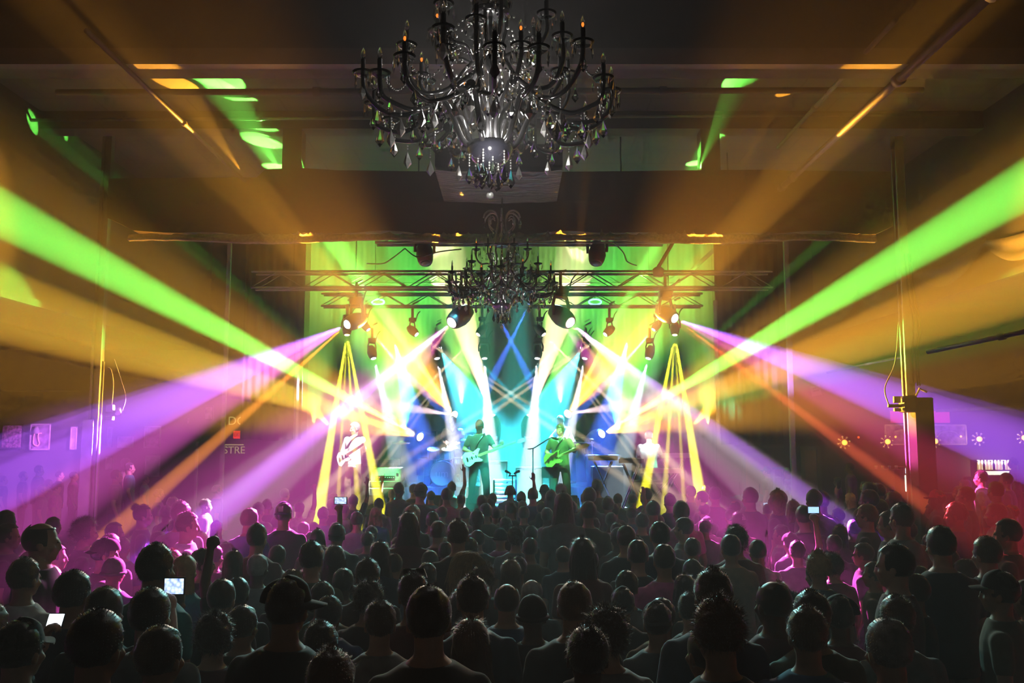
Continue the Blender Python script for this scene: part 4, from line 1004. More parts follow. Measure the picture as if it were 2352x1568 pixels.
def mk_short(seed, amp, ln, n, top=0.):
    s = hair_shell(k_short, 1.05, amp, 30, seed, (lambda v: top * max(0, v.z - .07) * 8) if top else None); m = MB().add(s.V, s.F); strands(m, s, n, ln, seed, .6, .45); return m
reg('s0', mk_short(1, .004, .010, 900)); reg('s1', mk_short(2, .008, .015, 900, .012)); reg('s2', mk_short(3, .005, .008, 700, .006)); reg('f0', mk_short(4, .003, .011, 900, .02))
b_ = hair_shell(lambda v: k_short(v) and not (v.z > .095 and v.y > -.06), 1.025, .002, 30, 9); reg('b1', MB().add(b_.V, b_.F))
m_ = hair_shell(k_full, 1.14, .018, 26, 5); c_ = MB().add(m_.V, m_.F); strands(c_, m_, 2200, .045, 6, .2, 1.1, .0014); reg('m0', c_)
m_ = hair_shell(k_short, 1.10, .013, 34, 8); c_ = MB().add(m_.V, m_.F); strands(c_, m_, 1800, .03, 9, .1, 1.0, .0014); reg('m1', c_)
def mk_long(seed, length, flare):
    m = hair_shell(k_full, 1.07, .005, 20, seed); s = MB(); R = []
    n = 12; V = []; Fc = []; cols = 26
    for j in range(n + 1):
        t = j / n; z = .02 - length * t
        for i in range(cols + 1):
            a = PI * (.06 + .88 * i / cols) + PI   # back half
            wob = .006 * noise.noise(Vector((i * .9, t * 2, seed))) * 2
            rx = .088 + flare * t + wob; ry = .098 - .02 * t + wob
            V.append(Vector((rx * math.cos(a), -.012 + ry * math.sin(a) * (1 - .25 * t) - .01 * t, z)))
    for j in range(n):
        for i in range(cols): q = j * (cols + 1) + i; Fc.append((q, q + 1, q + cols + 2, q + cols + 1))
    s.add(V, Fc); out = MB().add(m.V, m.F); out.add(V, Fc); out.add([v * 1 + Vector((0, .03 * (1 if v.y < -.01 else 0), 0)) for v in V], Fc)
    strands(out, MB().add(m.V, m.F), 700, .03, seed, 1.2, .3); strands(out, s, 900, .06, seed + 1, 2.5, .25); return out
reg('l0', mk_long(11, .30, .02)); reg('l1', mk_long(13, .22, .035))
m_ = hair_shell(k_short, 1.04, .004, 20, 15); c_ = MB().add(m_.V, m_.F); bun = MB(); bun.ell((0, -.09, .10), (.042, .045, .04), None, 16, 12); c_.add([v + Vector((0, 0, 0)) + (v - Vector((0, -.09, .1))) * .12 * noise.noise(v * 60) for v in bun.V], bun.F); strands(c_, bun, 500, .03, 3, .3, .9); strands(c_, m_, 600, .02, 4, .5, .4); reg('p0', c_)
m_ = hair_shell(k_short, 1.05, .004, 20, 17); c_ = MB().add(m_.V, m_.F); tail = MB().tube(bez([(0, -.1, .06), (.01, -.14, .05), (.015, -.155, -.03), (.01, -.14, -.14), (.0, -.12, -.22)]), [.022] * 10 + [.03] * 10 + [.028] * 10 + [.018] * 10 + [.006], 10); c_.add(tail.V, tail.F); strands(c_, tail, 500, .05, 5, 2, .3); strands(c_, m_, 600, .02, 6, .5, .4); reg('p1', c_)
def mk_cap(style):
    m = MB(); n, r_ = 24, 8; V = []; Fc = []
    for j in range(r_ + 1):
        t = PI / 2 * j / r_
        for i in range(n):
            a = 2 * PI * i / n; V.append(Vector((.087 * math.cos(a) * math.sin(t), -.012 + .108 * math.sin(a) * math.sin(t), .035 + .098 * math.cos(t) + (.012 if j < 6 and style == 'cap' and math.sin(a) > .3 else 0))))
    for j in range(r_):
        for i in range(n): Fc.append((j * n + i, j * n + (i + 1) % n, (j + 1) * n + (i + 1) % n, (j + 1) * n + i))
    m.add(V, Fc)
    m.ell((0, -.012, .137), (.009, .009, .005))
    if style == 'knit':
        m = MB(); m.ell((0, -.014, .040), (.090, .108, .106), None, 24, 16)
        m = MB().add(*(lambda s: (s.V, s.F))(hair_shell(lambda v: v.z > -.005, 1.10, .003, 50, 2))); m.tube([Vector((.091 * math.cos(a), -.014 + .112 * math.sin(a), .004)) for a in [2 * PI * k / 24 for k in range(25)]], .014, 8, False); return m, None
    bill = MB(); nb = 12; V = []
    for j in range(5):
        for i in range(nb + 1):
            u = i / nb * 2 - 1; t = j / 4; x = u * (.078 - .006 * t); y = .078 + t * .085 * math.sqrt(max(0, 1 - .55 * u * u)) - .03 * u * u
            V.append((x, y, .035 + .012 * (1 - u * u) - .018 * t))
    Fc = [(j * (nb + 1) + i, j * (nb + 1) + i + 1, (j + 1) * (nb + 1) + i + 1, (j + 1) * (nb + 1) + i) for j in range(4) for i in range(nb)]
    bill.add(V, Fc); bill.add([(x, y, z - .004) for x, y, z in V], Fc)
    return m, bill
CAPB = mk_cap('cap'); KNIT = mk_cap('knit')[0]
HMESH = {k: v.mesh('hair', HAIR['n'], True) for k, v in HAIRS.items()}
CAPME = CAPB[0].mesh('crown', CAPM['black'], True); BILLME = CAPB[1].mesh('bill', CAPM['black'], True); KNITME = KNIT.mesh('knit_cap', CAPM['grey'], True)
BANDME = MB().tube([Vector((.088 * math.cos(a), -.01, .03 + .098 * math.sin(a))) for a in [PI * k / 16 for k in range(17)]], .007, 8).mesh('headband', CAPM['black'], True)
PHONESME = MB().tube([Vector((.092 * math.cos(a), -.01, .03 + .105 * math.sin(a))) for a in [PI * k / 16 for k in range(17)]], .008, 8).ell((.095, -.01, -.01), (.02, .035, .042)).ell((-.095, -.01, -.01), (.02, .035, .042)).mesh('headphones', CAPM['black'], True)
LENSME = MB().bbox((.036, .0, 0), (.05, .01, .034), .008).bbox((-.036, .0, 0), (.05, .01, .034), .008).tube([(.06, 0, .01), (.078, -.09, .0)], .003, 5).tube([(-.06, 0, .01), (-.078, -.09, .0)], .003, 5).tube([(-.012, 0, .01), (.012, 0, .01)], .003, 5).mesh('sunglasses', M['fix'])
EYEME = MB().ell((.030, .089, .004), (.011, .006, .006)).ell((-.030, .089, .004), (.011, .006, .006)).mesh('eyes', M['fix'], True)
def slot(o, m):
    o.material_slots[0].link = 'OBJECT'; o.material_slots[0].material = m
def put_hair(o, p, style, hm, rnd=None):
    H = headmx({**REST, **p}); q = link('hair', HMESH[style], o); q.matrix_local = H; slot(q, hm); return q
def put_cap(o, p, turn, cm, bill=True, tilt=0.):
    H = headmx({**REST, **p}) @ Matrix.Rotation(turn, 4, 'Z') @ Matrix.Rotation(tilt, 4, 'X'); q = link('cap', CAPME, o); q.matrix_local = H; slot(q, cm)
    if bill: b = link('bill', BILLME, q); slot(b, cm)
    return q
# body variants shared by the audience
def arm_up(side, kind, bend=0.):
    s = 1 if side == 'R' else -1
    if bend: J = [(s * .185, 0, 1.42), (s * .30, .16, 1.33), (s * .19, .36, 1.56)]; fd = (-s * .1, .25, 1)
    else: J = [(s * .185, 0, 1.43), (s * .255, .03, 1.70), (s * .235, .07, 1.95)]; fd = (-s * .05, .05, 1)
    return {side: J, 'hand' + side: kind, 'hd' + side: fd, 'hn' + side: (0, 1, 0) if not bend else (-s, .3, 0)}
POSES = {'a': {}, 'w': dict(wide=1.12), 'f': dict(wide=.90, R=[(.158, 0, 1.372), (.205, -.02, 1.11), (.20, .06, .88)], L=[(-.158, 0, 1.372), (-.205, -.02, 1.11), (-.20, .06, .88)]),
    'RO': arm_up('R', 'open'), 'LO': arm_up('L', 'open'), 'RP': arm_up('R', 'peace'), 'LH': arm_up('L', 'horns'), 'RG': arm_up('R', 'grip'), 'LG': arm_up('L', 'grip'), 'RB': arm_up('R', 'grip', 1), 'LB': arm_up('L', 'grip', 1)}
BODY = {}
for k, p in POSES.items():
    BODY[k] = (body_mesh(p), shirt_mesh(p), None)
    for me in BODY[k][:2]: me.materials.append(SKIN[0])
TRO = trousers_mesh({}); TRO.materials.append(JEANS[0])

CROWD = '''#0
200 1060 330 cr^LB n R
740 990 320 s
1190 1105 290 s
60 930 180 s r
1200 830 280 s
725 815 250 s^RB
130 600 260 s . R15
1395 810 170 s
420 660 165 l y
660 690 240 s
810 585 180 k g
310 540 150 l r R
460 490 190 s . R
580 480 95 s . R
860 440 200 ck n R
790 415 160 s
1180 495 235 s w
1360 540 140 l y
1450 580 130 l y
80 335 180 s . R
290 335 225 b . R
625 275 180 m . R
945 330 150 s . R
1095 190 150 p . R
1140 395 150 s
930 445 90 s
1310 310 140 s
1470 250 180 s r R
1430 165 180 s
1270 200 100 s
50 240 150 s
400 290 100 s
#450
145 975 270 m
430 960 240 s . R12
660 745 300 cr n . w
960 1095 235 s
1130 1290 230 s r
1110 885 230 s
1390 925 235 s
1045 785 190 s
1265 745 225 m
110 768 225 s
370 755 130 s^LG
85 540 180 s . R
420 570 180 s g
560 500 170 s
320 545 130 l
760 690 190 s
900 675 130 l
1095 680 160 s
1275 610 200 s
850 480 205 s
1075 505 190 l
955 505 80 s
410 340 170 f . .
770 325 140 b
840 330 60 s
1070 335 150 cb n
1285 355 140 cb w
1380 400 110 s
1510 440 110 s
1445 475 185 l
1510 570 165 s
1590 495 125 l g
1310 245 135 s
1580 250 170 l
1600 195 140 l y
1180 300 120 s r
1110 180 105 b
1055 150 95 s
1075 105 70 s
1195 120 90 s^RO
1400 145 95 s
1550 78 80 s^LH
755 170 150 cbp u
945 215 105 s
520 180 120 s
475 305 130 s
600 285 120 s
350 220 150 s r
220 320 110 l y
500 370 100 s
610 330 125 l
660 385 100 s
920 385 95 l^RG
860 400 90 s
95 405 105 l y
570 150 85 s
680 70 85 s
790 170 85 s^RG
205 480 90 cb n
100 505 120 s
1340 215 80 l y
#900
150 710 245 h
335 830 310 b n w
340 650 180 b
225 548 160 s
385 478 150 s
555 445 195 s . R20
715 625 220 p1 r . .
720 745 245 s
830 800 230 b
540 845 115 l
1025 775 225 b g
1080 860 245 k n
1325 785 270 s r
590 1075 280 l r
1500 1092 290 p n
1570 930 280 m
890 615 125 l r
910 590 140 s
1075 445 170 s
1300 510 175 b
1570 545 180 b
1480 445 205 l
1420 450 100 s
970 340 155 m
1080 355 120 s
815 365 140 k n
715 390 80 s
590 310 185 s
400 320 155 s
260 245 130 f
540 305 90 s
720 235 130 s
840 290 105 s
410 205 110 b
605 215 120 b
830 215 105 s
700 180 120 s
480 100 90 b
570 115 95 s
710 120 95 s
755 105 70 s
430 65 100 s
345 90 70 s
60 25 90 s
155 25 110 cb n
230 35 80 s
440 20 75 s^RP
910 45 85 h2
880 170 110 s
945 200 80 l
1020 165 90 s
1080 205 120 s
1115 170 100 s
1180 215 120 s
1010 95 90 s^RO
1095 65 100 s
1155 32 85 k n
1295 28 90 m g
1265 85 105 l
1360 100 140 l r
1350 165 110 s
1325 210 130 l y
1505 100 90 s
1550 60 110 s
1615 0 90 s
1640 133 110 s
1530 165 130 s
1625 255 90 s
1520 290 130 s
1335 300 130 b
805 145 50 b
#1350
490 65 95 s
497 97 95 s
675 112 110 s
850 90 120 s . L
790 50 90 s
900 45 80 s
995 55 120 s
1090 165 110 b
950 185 120 b
700 165 130 s
790 195 80 s
485 165 130 s
390 210 70 s r
300 215 60 s^RO
225 110 90 s
290 110 65 s
180 180 110 s
1210 245 125 cw w
1345 190 110 s^RB
1270 60 130 s r
1400 80 140 l y L
1500 160 120 l y
1050 230 120 s
1170 215 110 s
360 260 130 s
590 275 120 s
725 285 110 m r
545 320 170 s
790 290 165 s . L
935 310 125 s
985 283 100 cb u
1110 335 165 m
1245 385 90 cb n
215 335 105 s
190 365 130 s
330 350 160 s
350 440 140 s
415 465 195 s
575 510 205 b
830 450 160 s
1085 430 185 b
1200 415 110 s
1295 465 165 s
1540 350 140 s . L
780 610 160 s
310 700 210 s
270 820 220 cb n
840 740 130 s
960 685 245 s
785 870 180 s
570 910 130 s
630 930 215 cb n
1025 885 300 m1 r
1370 785 260 b1 . L20
1640 850 120 m
800 1120 225 b . L20
700 730 95 l
#1800
70 470 160 s^RG
100 405 130 cb n
205 75 130 s
235 100 110 s . L
360 90 120 s
530 105 85 l y
620 75 150 s . L
700 150 140 s . L
860 90 120 s . L
760 30 100 s
610 18 120 s
590 190 155 s r L
445 225 115 s . L
235 200 140 s
410 350 90 l
510 315 130 b
785 240 180 s . L
870 190 165 s
920 325 120 s
460 425 155 s
1190 80 125 cl r L
1380 55 130 s . L
1280 180 165 s . L
1145 188 105 l r L
1570 180 165 s . L
1765 195 110 cw r L
1680 300 200 s . L
1640 18 150 s
1260 360 205 s
1090 420 150 s
1530 430 200 s
1290 525 215 s . L
1100 660 150 s
870 500 245 s . L
680 490 185 s . Lg
690 640 145 b . L
450 550 185 m
230 545 205 m1 y
225 640 205 b
60 795 110 l y
200 850 250 s
440 885 185 cl n
850 895 240 s r
1060 720 235 s . L
1380 610 215 s . Lb
1670 695 240 cl n L
1800 770 190 l r L
860 1070 290 s g
140 975 275 s r'''
# faint figures along the aisle walls: px, top py, width px, style
AISLE = [(18, 1092, 19, 's'), (46, 1082, 18, 's'), (92, 1068, 18, 's'), (110, 1100, 20, 's'), (130, 1108, 20, 'cb'), (140, 1080, 19, 's'), (162, 1082, 20, 's'), (97, 1112, 22, 's'), (265, 1078, 25, 's'), (288, 1052, 20, 'l'), (310, 1062, 20, 's'), (325, 1090, 20, 's'),
         (362, 1122, 24, 's'), (400, 1140, 26, 's'), (500, 1112, 27, 's'), (470, 1145, 22, 's'), (1765, 1070, 17, 'cg'), (1806, 1072, 17, 'cg'), (1955, 1062, 20, 's'), (1925, 1095, 20, 'l'), (2045, 1112, 26, 's'), (2120, 1125, 26, 's'), (2200, 1115, 30, 's'), (2255, 1080, 30, 's'), (2300, 1085, 30, 's'), (2330, 1050, 24, 's'), (2225, 1100, 28, 'l'), (1985, 1105, 24, 's')]
LIST = []
off = 0
for ln in CROWD.split('\n'):
    if ln.startswith('#'): off = float(ln[1:]); continue
    a = ln.split(); st, _, pose = a[3].partition('^')
    LIST.append(dict(px=off + float(a[0]) / 3.35, py=1100 + float(a[1]) / 3.35, w=float(a[2]) / 3.35, st=st, pose=pose, hc=(a[4] if len(a) > 4 and a[4] != '.' else ''), face=(a[5] if len(a) > 5 and a[5] != '.' else ''), wide='w' in a[5:] or (len(a) > 6 and a[6] == 'w')))
for px, py, w, st in AISLE: LIST.append(dict(px=px, py=py, w=w, st=st, pose='', hc='', face='R' if px < 900 else 'L', wide=False, aisle=True))
def top_h(d, D): return P(d['px'], d['py'], D).z
for d in LIST:
    D = (.20 if not d['face'].startswith(('R', 'L')) else .225) * F / d['w']; D = min(D, 16.4 if not d.get('aisle') else 22)
    if d.get('aisle'): D = max(D, 15.5)
    # keep the figure's height human: the line of sight fixes D for a height
    h = top_h(d, D)
    for _ in range(60):
        h = top_h(d, D)
        if h < 1.55: D *= .985
        elif h > 1.93: D *= 1.012
        else: break
    d['D'] = max(3.1, min(D, 16.5 if not d.get('aisle') else 22.5))
for it in range(260):
    moved = 0
    for i, a in enumerate(LIST):
        xa = (a['px'] - 1176) / F * a['D']
        for b in LIST[:i]:
            dy = a['D'] - b['D']
            if abs(dy) > .40: continue
            xb = (b['px'] - 1176) / F * b['D']
            if abs(xa - xb) > .54: continue
            s = (.41 - abs(dy)) / 2 * (1 if (dy > 0 or (dy == 0 and i % 2)) else -1); moved += 1
            for d, k in ((a, s * .5), (b, -s * .5)):
                nd = d['D'] + k
                nx_ = d['px'] + (1.6 if (d is a) == (xa > xb) else -1.6)
                if abs(nx_ - d.setdefault('px0', d['px'])) < 15: d['px'] = nx_
                if .80 < nd / d.setdefault('D0', d['D']) < 1.22 and 1.40 < top_h(d, nd) < 2.05 and 3.0 < nd < (16.9 if not d.get('aisle') else 22.8): d['D'] = nd
    if not moved: break
# rows for the labels
ROWS = [(1400, 'nearest'), (1365, 'second'), (1325, 'third'), (1290, 'fourth'), (1262, 'fifth'), (1232, 'sixth'), (1200, 'seventh'), (1172, 'eighth'), (1145, 'ninth'), (1120, 'tenth'), (0, 'farthest')]
LOOK = {'s': 'short-haired', 'f': 'flat-topped', 'b': 'close-cropped', 'b1': 'balding', 'l': 'long-haired', 'm': 'curly-haired', 'm1': 'thick-haired', 'p': 'bun-haired', 'p1': 'wild-haired', 'k': 'knit-capped', 'ck': 'capped', 'c': 'capped', 'h': 'headband-wearing', 'h2': 'headphone-wearing'}
HN = {'y': 'blond', 'g': 'grey', 'r': 'brown'}
def zone(d):
    x, y = d['px'], d['py']
    if d.get('aisle'): return 'in the left aisle' if x < 900 else 'at the right side'
    if 820 < x < 970 and y < 1190: return 'in yellow light'
    if x < 820 and 1110 < y < 1290: return 'in purple light'
    if 900 <= x <= 1420 and y < 1250: return 'before the teal stage'
    if 1420 < x < 1800 and y < 1300: return 'in magenta light'
    if x > 2120 and y < 1260: return 'in red light'
    return 'in shadow'
PH = {}
for d in LIST:
    st = d['st']; base = st if st in LOOK else st[0]
    lk = LOOK[base]
    if base in ('s', 'l', 'm', 'p') and d['hc'] in HN: lk = HN[d['hc']] + ' ' + lk
    if d['face'].startswith('R'): lk += ' right-turned'
    elif d['face'].startswith('L'): lk += ' left-turned'
    if d['pose'][:1] in ('R', 'L') and d['pose']: lk += ' arm-raising'
    d['lk'] = lk; d['row'] = next(n for t_, n in ROWS if d['py'] >= t_); d['z'] = zone(d)
    PH.setdefault((lk, d['row'], d['z']), []).append(d)
for (lk, row, z), v in PH.items():
    v.sort(key=lambda d: d['px'])
    for k, d in enumerate(v):
        nm = ('%s person' % lk) if len(v) == 1 else '%s %s person from the left' % (ORD[k], lk)
        if d.get('aisle'): d['label'] = '%s %s, %s row of heads' % (nm, z, row) if len(v) > 1 else 'only %s %s, %s row of heads' % (nm, z, row)
        else: d['label'] = '%s %s, %s row from the camera' % (nm, z, row)
rnd = random.Random(21)
PHONES = []
for d in LIST:
    D = d['D']; top = P(d['px'], d['py'], D); st = d['st']
    extra = {'s': .012, 'f': .02, 'm': .045, 'm1': .03, 'l': .01, 'p': .02, 'p1': .03, 'k': .03, 'c': .022, 'h': .015, 'h2': .02, 'b': 0., 'b1': 0.}.get(st, .02)
    sc = top.z / (1.748 + extra)
    key_ = d['pose'] if d['pose'] else ('f' if st in ('l', 'p', 'p1') else ('w' if d['wide'] else rnd.choice('aaw')))
    bm_, sm_, _ = BODY[key_]
    o = link('person', bm_, None, (top.x, D, 0)); o.scale = (sc, sc, sc)
    f = d['face']; ang = rnd.uniform(-.22, .22) - (d['px'] - 1176) / F * .0
    base_turn = math.atan2((d['px'] - 1176) / F * D, 20 - D) * .8       # towards the stage
    if f.startswith('R'): yaw = -(float(f[1:]) / 57 if len(f) > 1 and f[1:].isdigit() else 1.15)
    elif f.startswith('L'): yaw = (float(f[1:]) / 57 if len(f) > 1 and f[1:].isdigit() else 1.0)
    else: yaw = base_turn + ang
    if d['pose']: yaw *= .2
    o.rotation_euler = (rnd.uniform(-.02, .02), rnd.uniform(-.03, .03), yaw)
    slot(o, rnd.choice(SKIN[:2] if rnd.random() < .88 else SKIN[2:]))
    tag(o, d['label'], 'person', 'concert audience')
    s_ = link('shirt', sm_, o); zn = d['z']
    slot(s_, rnd.choice(SHIRT[:7] if zn == 'in shadow' else SHIRT))
    t_ = link('trousers', TRO, o); slot(t_, rnd.choice(JEANS))
    hc = d['hc']; hm = HAIR[hc] if hc in HAIR else HAIR[rnd.choice('nndd')]
    if st == 's': put_hair(o, {}, rnd.choice(('s0', 's1', 's2')), hm)
    elif st == 'f': put_hair(o, {}, 'f0', hm)
    elif st == 'b': q = put_hair(o, {}, 's2' if rnd.random() < .3 else 'b1', hm)
    elif st == 'b1': put_hair(o, {}, 'b1', hm)
    elif st == 'l': put_hair(o, {}, rnd.choice(('l0', 'l1')), hm)
    elif st == 'm': put_hair(o, {}, 'm0', hm)
    elif st == 'm1': put_hair(o, {}, 'm1', hm)
    elif st == 'p': put_hair(o, {}, 'p0', hm)
    elif st == 'p1':
        put_hair(o, {}, 'm1', HAIR['r'])
        r2 = random.Random(5); lk_ = MB()
        for k in range(260):
            u = r2.random(); a = Vector((-.02 + r2.uniform(-.03, .03), -.07, .12 + r2.uniform(-.02, .03)))
            e = a + Vector((-.10 - .13 * r2.random(), r2.uniform(-.06, .03), .05 * r2.random())); g_ = e + Vector((-.05 + .06 * r2.random(), 0, -.12 - .18 * r2.random()))
            lk_.tube(bez([a, a.lerp(e, .6) + Vector((0, 0, .05)), e, g_], 3), .0022, 4, False)
        q = lk_.obj('blown_locks', HAIR['y'], o); q.matrix_local = headmx(REST)
    elif st == 'k': q = link('knit_cap', KNITME, o); q.matrix_local = headmx(REST); slot(q, CAPM['grey' if hc == 'g' else 'black'])
    elif st == 'h': put_hair(o, {}, 's1', hm); q = link('sunglasses', LENSME, o); q.matrix_local = headmx(REST) @ Matrix.Translation((0, .03, .135)) @ Matrix.Rotation(.3, 4, 'X')
    elif st == 'h2': put_hair(o, {}, 's0', hm); q = link('headphones', PHONESME, o); q.matrix_local = headmx(REST)
    elif st[0] == 'c':
        put_hair(o, {}, 's2', hm)
        cm = CAPM[{'n': 'black', 'u': 'purple', 'w': 'white', 'r': 'red', '': 'green' if 'g' in st else 'black'}.get(hc, 'black')]
        turn = {'cr': -1.35, 'cl': 1.35, 'cb': PI, 'cbp': PI, 'ck': PI, 'cw': .3, 'cg': 0.}[st]
        if f.startswith(('R', 'L')): turn = {'cr': 0., 'cl': 0., 'ck': PI, 'cw': 0.}.get(st, turn)
        q = put_cap(o, {}, turn, cm)
        if st == 'cbp': pt = MB().bbox((0, -.115, .075), (.05, .012, .055), .005).obj('patch', CAPM['white'], o); pt.matrix_local = headmx(REST)
    if f.startswith(('R', 'L')): e_ = link('eyes', EYEME, o); e_.matrix_local = headmx(REST)
    if f == 'Lb':
        bd = hair_shell(lambda v: v.z < -.02, 1.0, .004, 30, 3); B_ = MB()
        B_.ell((0, .045, -.075), (.055, .055, .042)); q = B_.obj('beard', HAIR['d'], o, smooth=True); q.matrix_local = headmx(REST)
    if f == 'Lg': q = link('glasses', LENSME, o); q.matrix_local = headmx(REST) @ Matrix.Translation((0, .098, .004))
    d['o'] = o; d['sc'] = sc
# phones held up in the crowd
def phone(px, py, D, w, h, scr, label, tilt=0., wide=True):
    t = thing('phone', label, 'phone', P(px, py, D), (tilt, 0, 0))
    ww, hh = w / F * D, h / F * D
    MB().bbox((0, 0, 0), (ww, .012, hh), .004).obj('case', M['phone'], t); MB().box((-ww * .42, -.0075, -hh * .4), (ww * .42, -.0065, hh * .4)).obj('screen', M[scr], t)
def near(px, py): return min(LIST, key=lambda d: (d['px'] - px) ** 2 + (d['py'] - py) ** 2)
def grip(d, bend, side='R'):
    o = d['o']; sg = 1 if side == 'R' else -1
    v = Vector((sg * .175, .40, 1.64)) if bend else Vector((sg * .23, .10, 2.03))
    mw = Matrix.Translation(o.location) @ o.rotation_euler.to_matrix().to_4x4() @ Matrix.Scale(o.scale.x, 4)
    return mw @ v
def phone_in(d, bend, side, w, h, scr, label, dz=.05, tilt=0.):
    c = grip(d, bend, side) + Vector((0, .02, dz)); t = thing('phone_in_mounted_grip' if False else 'phone', label, 'phone', c, (tilt, 0, 0))
    MB().bbox((0, 0, 0), (w, .012, h), .004).obj('case', M['phone'], t); MB().box((-w * .44, -.0075, -h * .42), (w * .44, -.0065, h * .42)).obj('screen', M[scr], t)
phone_in(near(216, 1343), 1, 'R', .12, .10, 'screen_pic', 'phone with bright blue picture on its screen held up at lower left')
phone_in(near(60, 1416), 1, 'L', .08, .07, 'screen_w', 'glowing white phone screen held by the capped person at the bottom left corner', .02, -.5)
phone_in(near(725, 1215), 0, 'R', .14, .08, 'screen_pic', 'small phone held high in the purple light left of the yellow beams')
phone_in(near(1752, 1157), 1, 'R', .13, .08, 'screen_pic', 'small phone with teal screen held up in the magenta light at right')
phone_in(near(1821, 1240), 0, 'R', .12, .07, 'screen', 'phone held high on a raised dark arm at right of centre')
# ------------------------------------------------------------------ the band
def musician(name, label, p, loc, rot, skin, shirt, tro, sleeve=.6, long_=False, sc=1.0, short=False):
    o = link(name, body_mesh(p, 'person', .0095), None, loc, (0, 0, rot)); o.scale = (sc,) * 3; o.data.materials.append(skin)
    tag(o, label, 'person', 'band on stage')
    q = link('shirt', shirt_mesh(p, sleeve, long_=long_), o); q.data.materials.append(shirt)
    q = link('trousers', trousers_mesh(p, short=short), o); q.data.materials.append(tro)
    e = link('eyes', EYEME, o); e.matrix_local = headmx({**REST, **p})
    return o
def guitar(name, label, owner, p_body, p_head, m, bass=False):
    """a solid-body guitar: p_body the body centre, p_head the headstock, both in the player's own space"""
    mw = Matrix.Translation(owner.location) @ Matrix.Rotation(owner.rotation_euler.z, 4, 'Z') @ Matrix.Scale(owner.scale.x, 4)
    a, b = mw @ Vector(p_body), mw @ Vector(p_head)
    ax = (b - a).normalized(); fwd = (mw.to_3x3() @ Vector((0, 1, .12))); fwd = (fwd - ax * fwd.dot(ax)).normalized(); up = fwd.cross(ax)
    t = thing(name, label, 'guitar', a); L = (b - a).length
    R_ = Matrix((ax, up, fwd)).transposed().to_4x4()
    out = [(-.22, .0), (-.20, .10), (-.12, .155), (-.03, .13), (.03, .105), (.10, .13), (.17, .15 if bass else .12), (.20, .12), (.15, .07), (.13, .03), (.13, -.03), (.14, -.07), (.18, -.11), (.15, -.13), (.08, -.12), (.02, -.10), (-.05, -.13), (-.13, -.155), (-.20, -.10)]
    MB().prism(out, -.02, .02, R_).obj('guitar_body', m, t)
    MB().bbox((.07, 0, .024), (.02, .07, .012), .003, R_).bbox((-.02, 0, .024), (.02, .07, .012), .003, R_).bbox((-.12, 0, .026), (.03, .08, .014), .003, R_).obj('pickups', M['fix'], t)
    MB().bbox((.13 + (L - .2) / 2, 0, .025), (L - .16, .055, .022), .006, R_).obj('neck', M['wood'], t)
    MB().prism([(L - .05, -.03), (L + .0, -.05), (L + .14, -.055), (L + .17, -.02), (L + .12, .03), (L, .03)], .012, .03, R_).obj('headstock', m, t)
    tn = MB()
    for k in range(4 if bass else 6): tn.tube([R_ @ Vector((L + .0 + k * (.036 if bass else .024), -.05, .02)), R_ @ Vector((L + .0 + k * (.036 if bass else .024), -.085, .02))], .008, 6)
    tn.obj('tuning_pegs', M['chrome'], t)
    s = MB()
    for k in range(4 if bass else 6):
        y = -.018 + .036 * k / (3 if bass else 5); s.tube([R_ @ Vector((-.12, y, .034)), R_ @ Vector((L + .02, y * .8, .04))], .0012, 4)
    s.obj('strings', M['chrome'], t)
    return t
def strap(o, p): MB().tube(bez([(.10, .14, 1.12), (.06, .145, 1.28), (-.06, .10, 1.44), (-.10, -.02, 1.47), (-.02, -.13, 1.35), (.14, -.12, 1.12)]), .018, 6).obj('guitar_strap', M['fix'], o)
GP = dict(R=[(.185, 0, 1.405), (.30, -.02, 1.17), (.13, .20, 1.10)], L=[(-.185, 0, 1.405), (-.30, .10, 1.20), (-.40, .27, 1.26)], handR='grip', handL='grip', hdR=(-1, .1, -.2), hnR=(0, -1, 0), hdL=(-.2, .4, .9), hnL=(.2, -1, .3),
    legR=[(.09, 0, .90), (.14, .03, .49), (.15, -.02, .085)], legL=[(-.09, 0, .90), (-.14, .03, .49), (-.16, -.02, .085)])
Z0 = ZS
def stand_at(px, D): return (P(px, 1000, D).x, D, Z0)
g = {**GP, 'yaw': -.5, 'pitch': -.15}
o = musician('person', 'guitarist in a white shirt and pale trousers standing in yellow beams at stage left', g, stand_at(815, 18.4), PI - .45, SKIN[0], SHIRT[7], JEANS[2], long_=True, sc=1.04)
put_hair(o, g, 's1', HAIR['g']); strap(o, g); guitar('electric_guitar', 'pale electric guitar held by the white-shirted guitarist', o, (.10, .20, 1.06), (-.52, .34, 1.34), M['guitar_white'])
g = {**GP, 'yaw': -.25, 'pitch': -.1}
o = musician('person', 'bearded bass player in a dark cap and green-lit T-shirt at centre stage', g, stand_at(1101, 18.6), PI + .12, SKIN[1], SHIRT[2], JEANS[1], sc=1.07)
put_cap(o, g, .1, CAPM['black']); put_hair(o, g, 's2', HAIR['d']); strap(o, g)
b_ = MB(); b_.ell((0, .052, -.078), (.052, .052, .05)); q = b_.obj('beard', HAIR['d'], o, smooth=True); q.matrix_local = headmx({**REST, **g})
guitar('bass_guitar', 'white bass guitar with a long neck held by the capped bass player', o, (.14, .20, 1.02), (-.74, .32, 1.34), M['guitar_white'], True)
g = {**GP, 'yaw': -.35, 'pitch': -.35}
o = musician('person', 'guitarist in a collared green-lit shirt looking down beside the music stand', g, stand_at(1287, 18.3), PI - .25, SKIN[0], SHIRT[5], JEANS[1], sc=1.02)
put_hair(o, g, 's0', HAIR['d']); strap(o, g); guitar('electric_guitar', 'green-lit electric guitar held by the guitarist at the music stand', o, (.10, .20, 1.05), (-.50, .32, 1.30), M['guitar_green'])
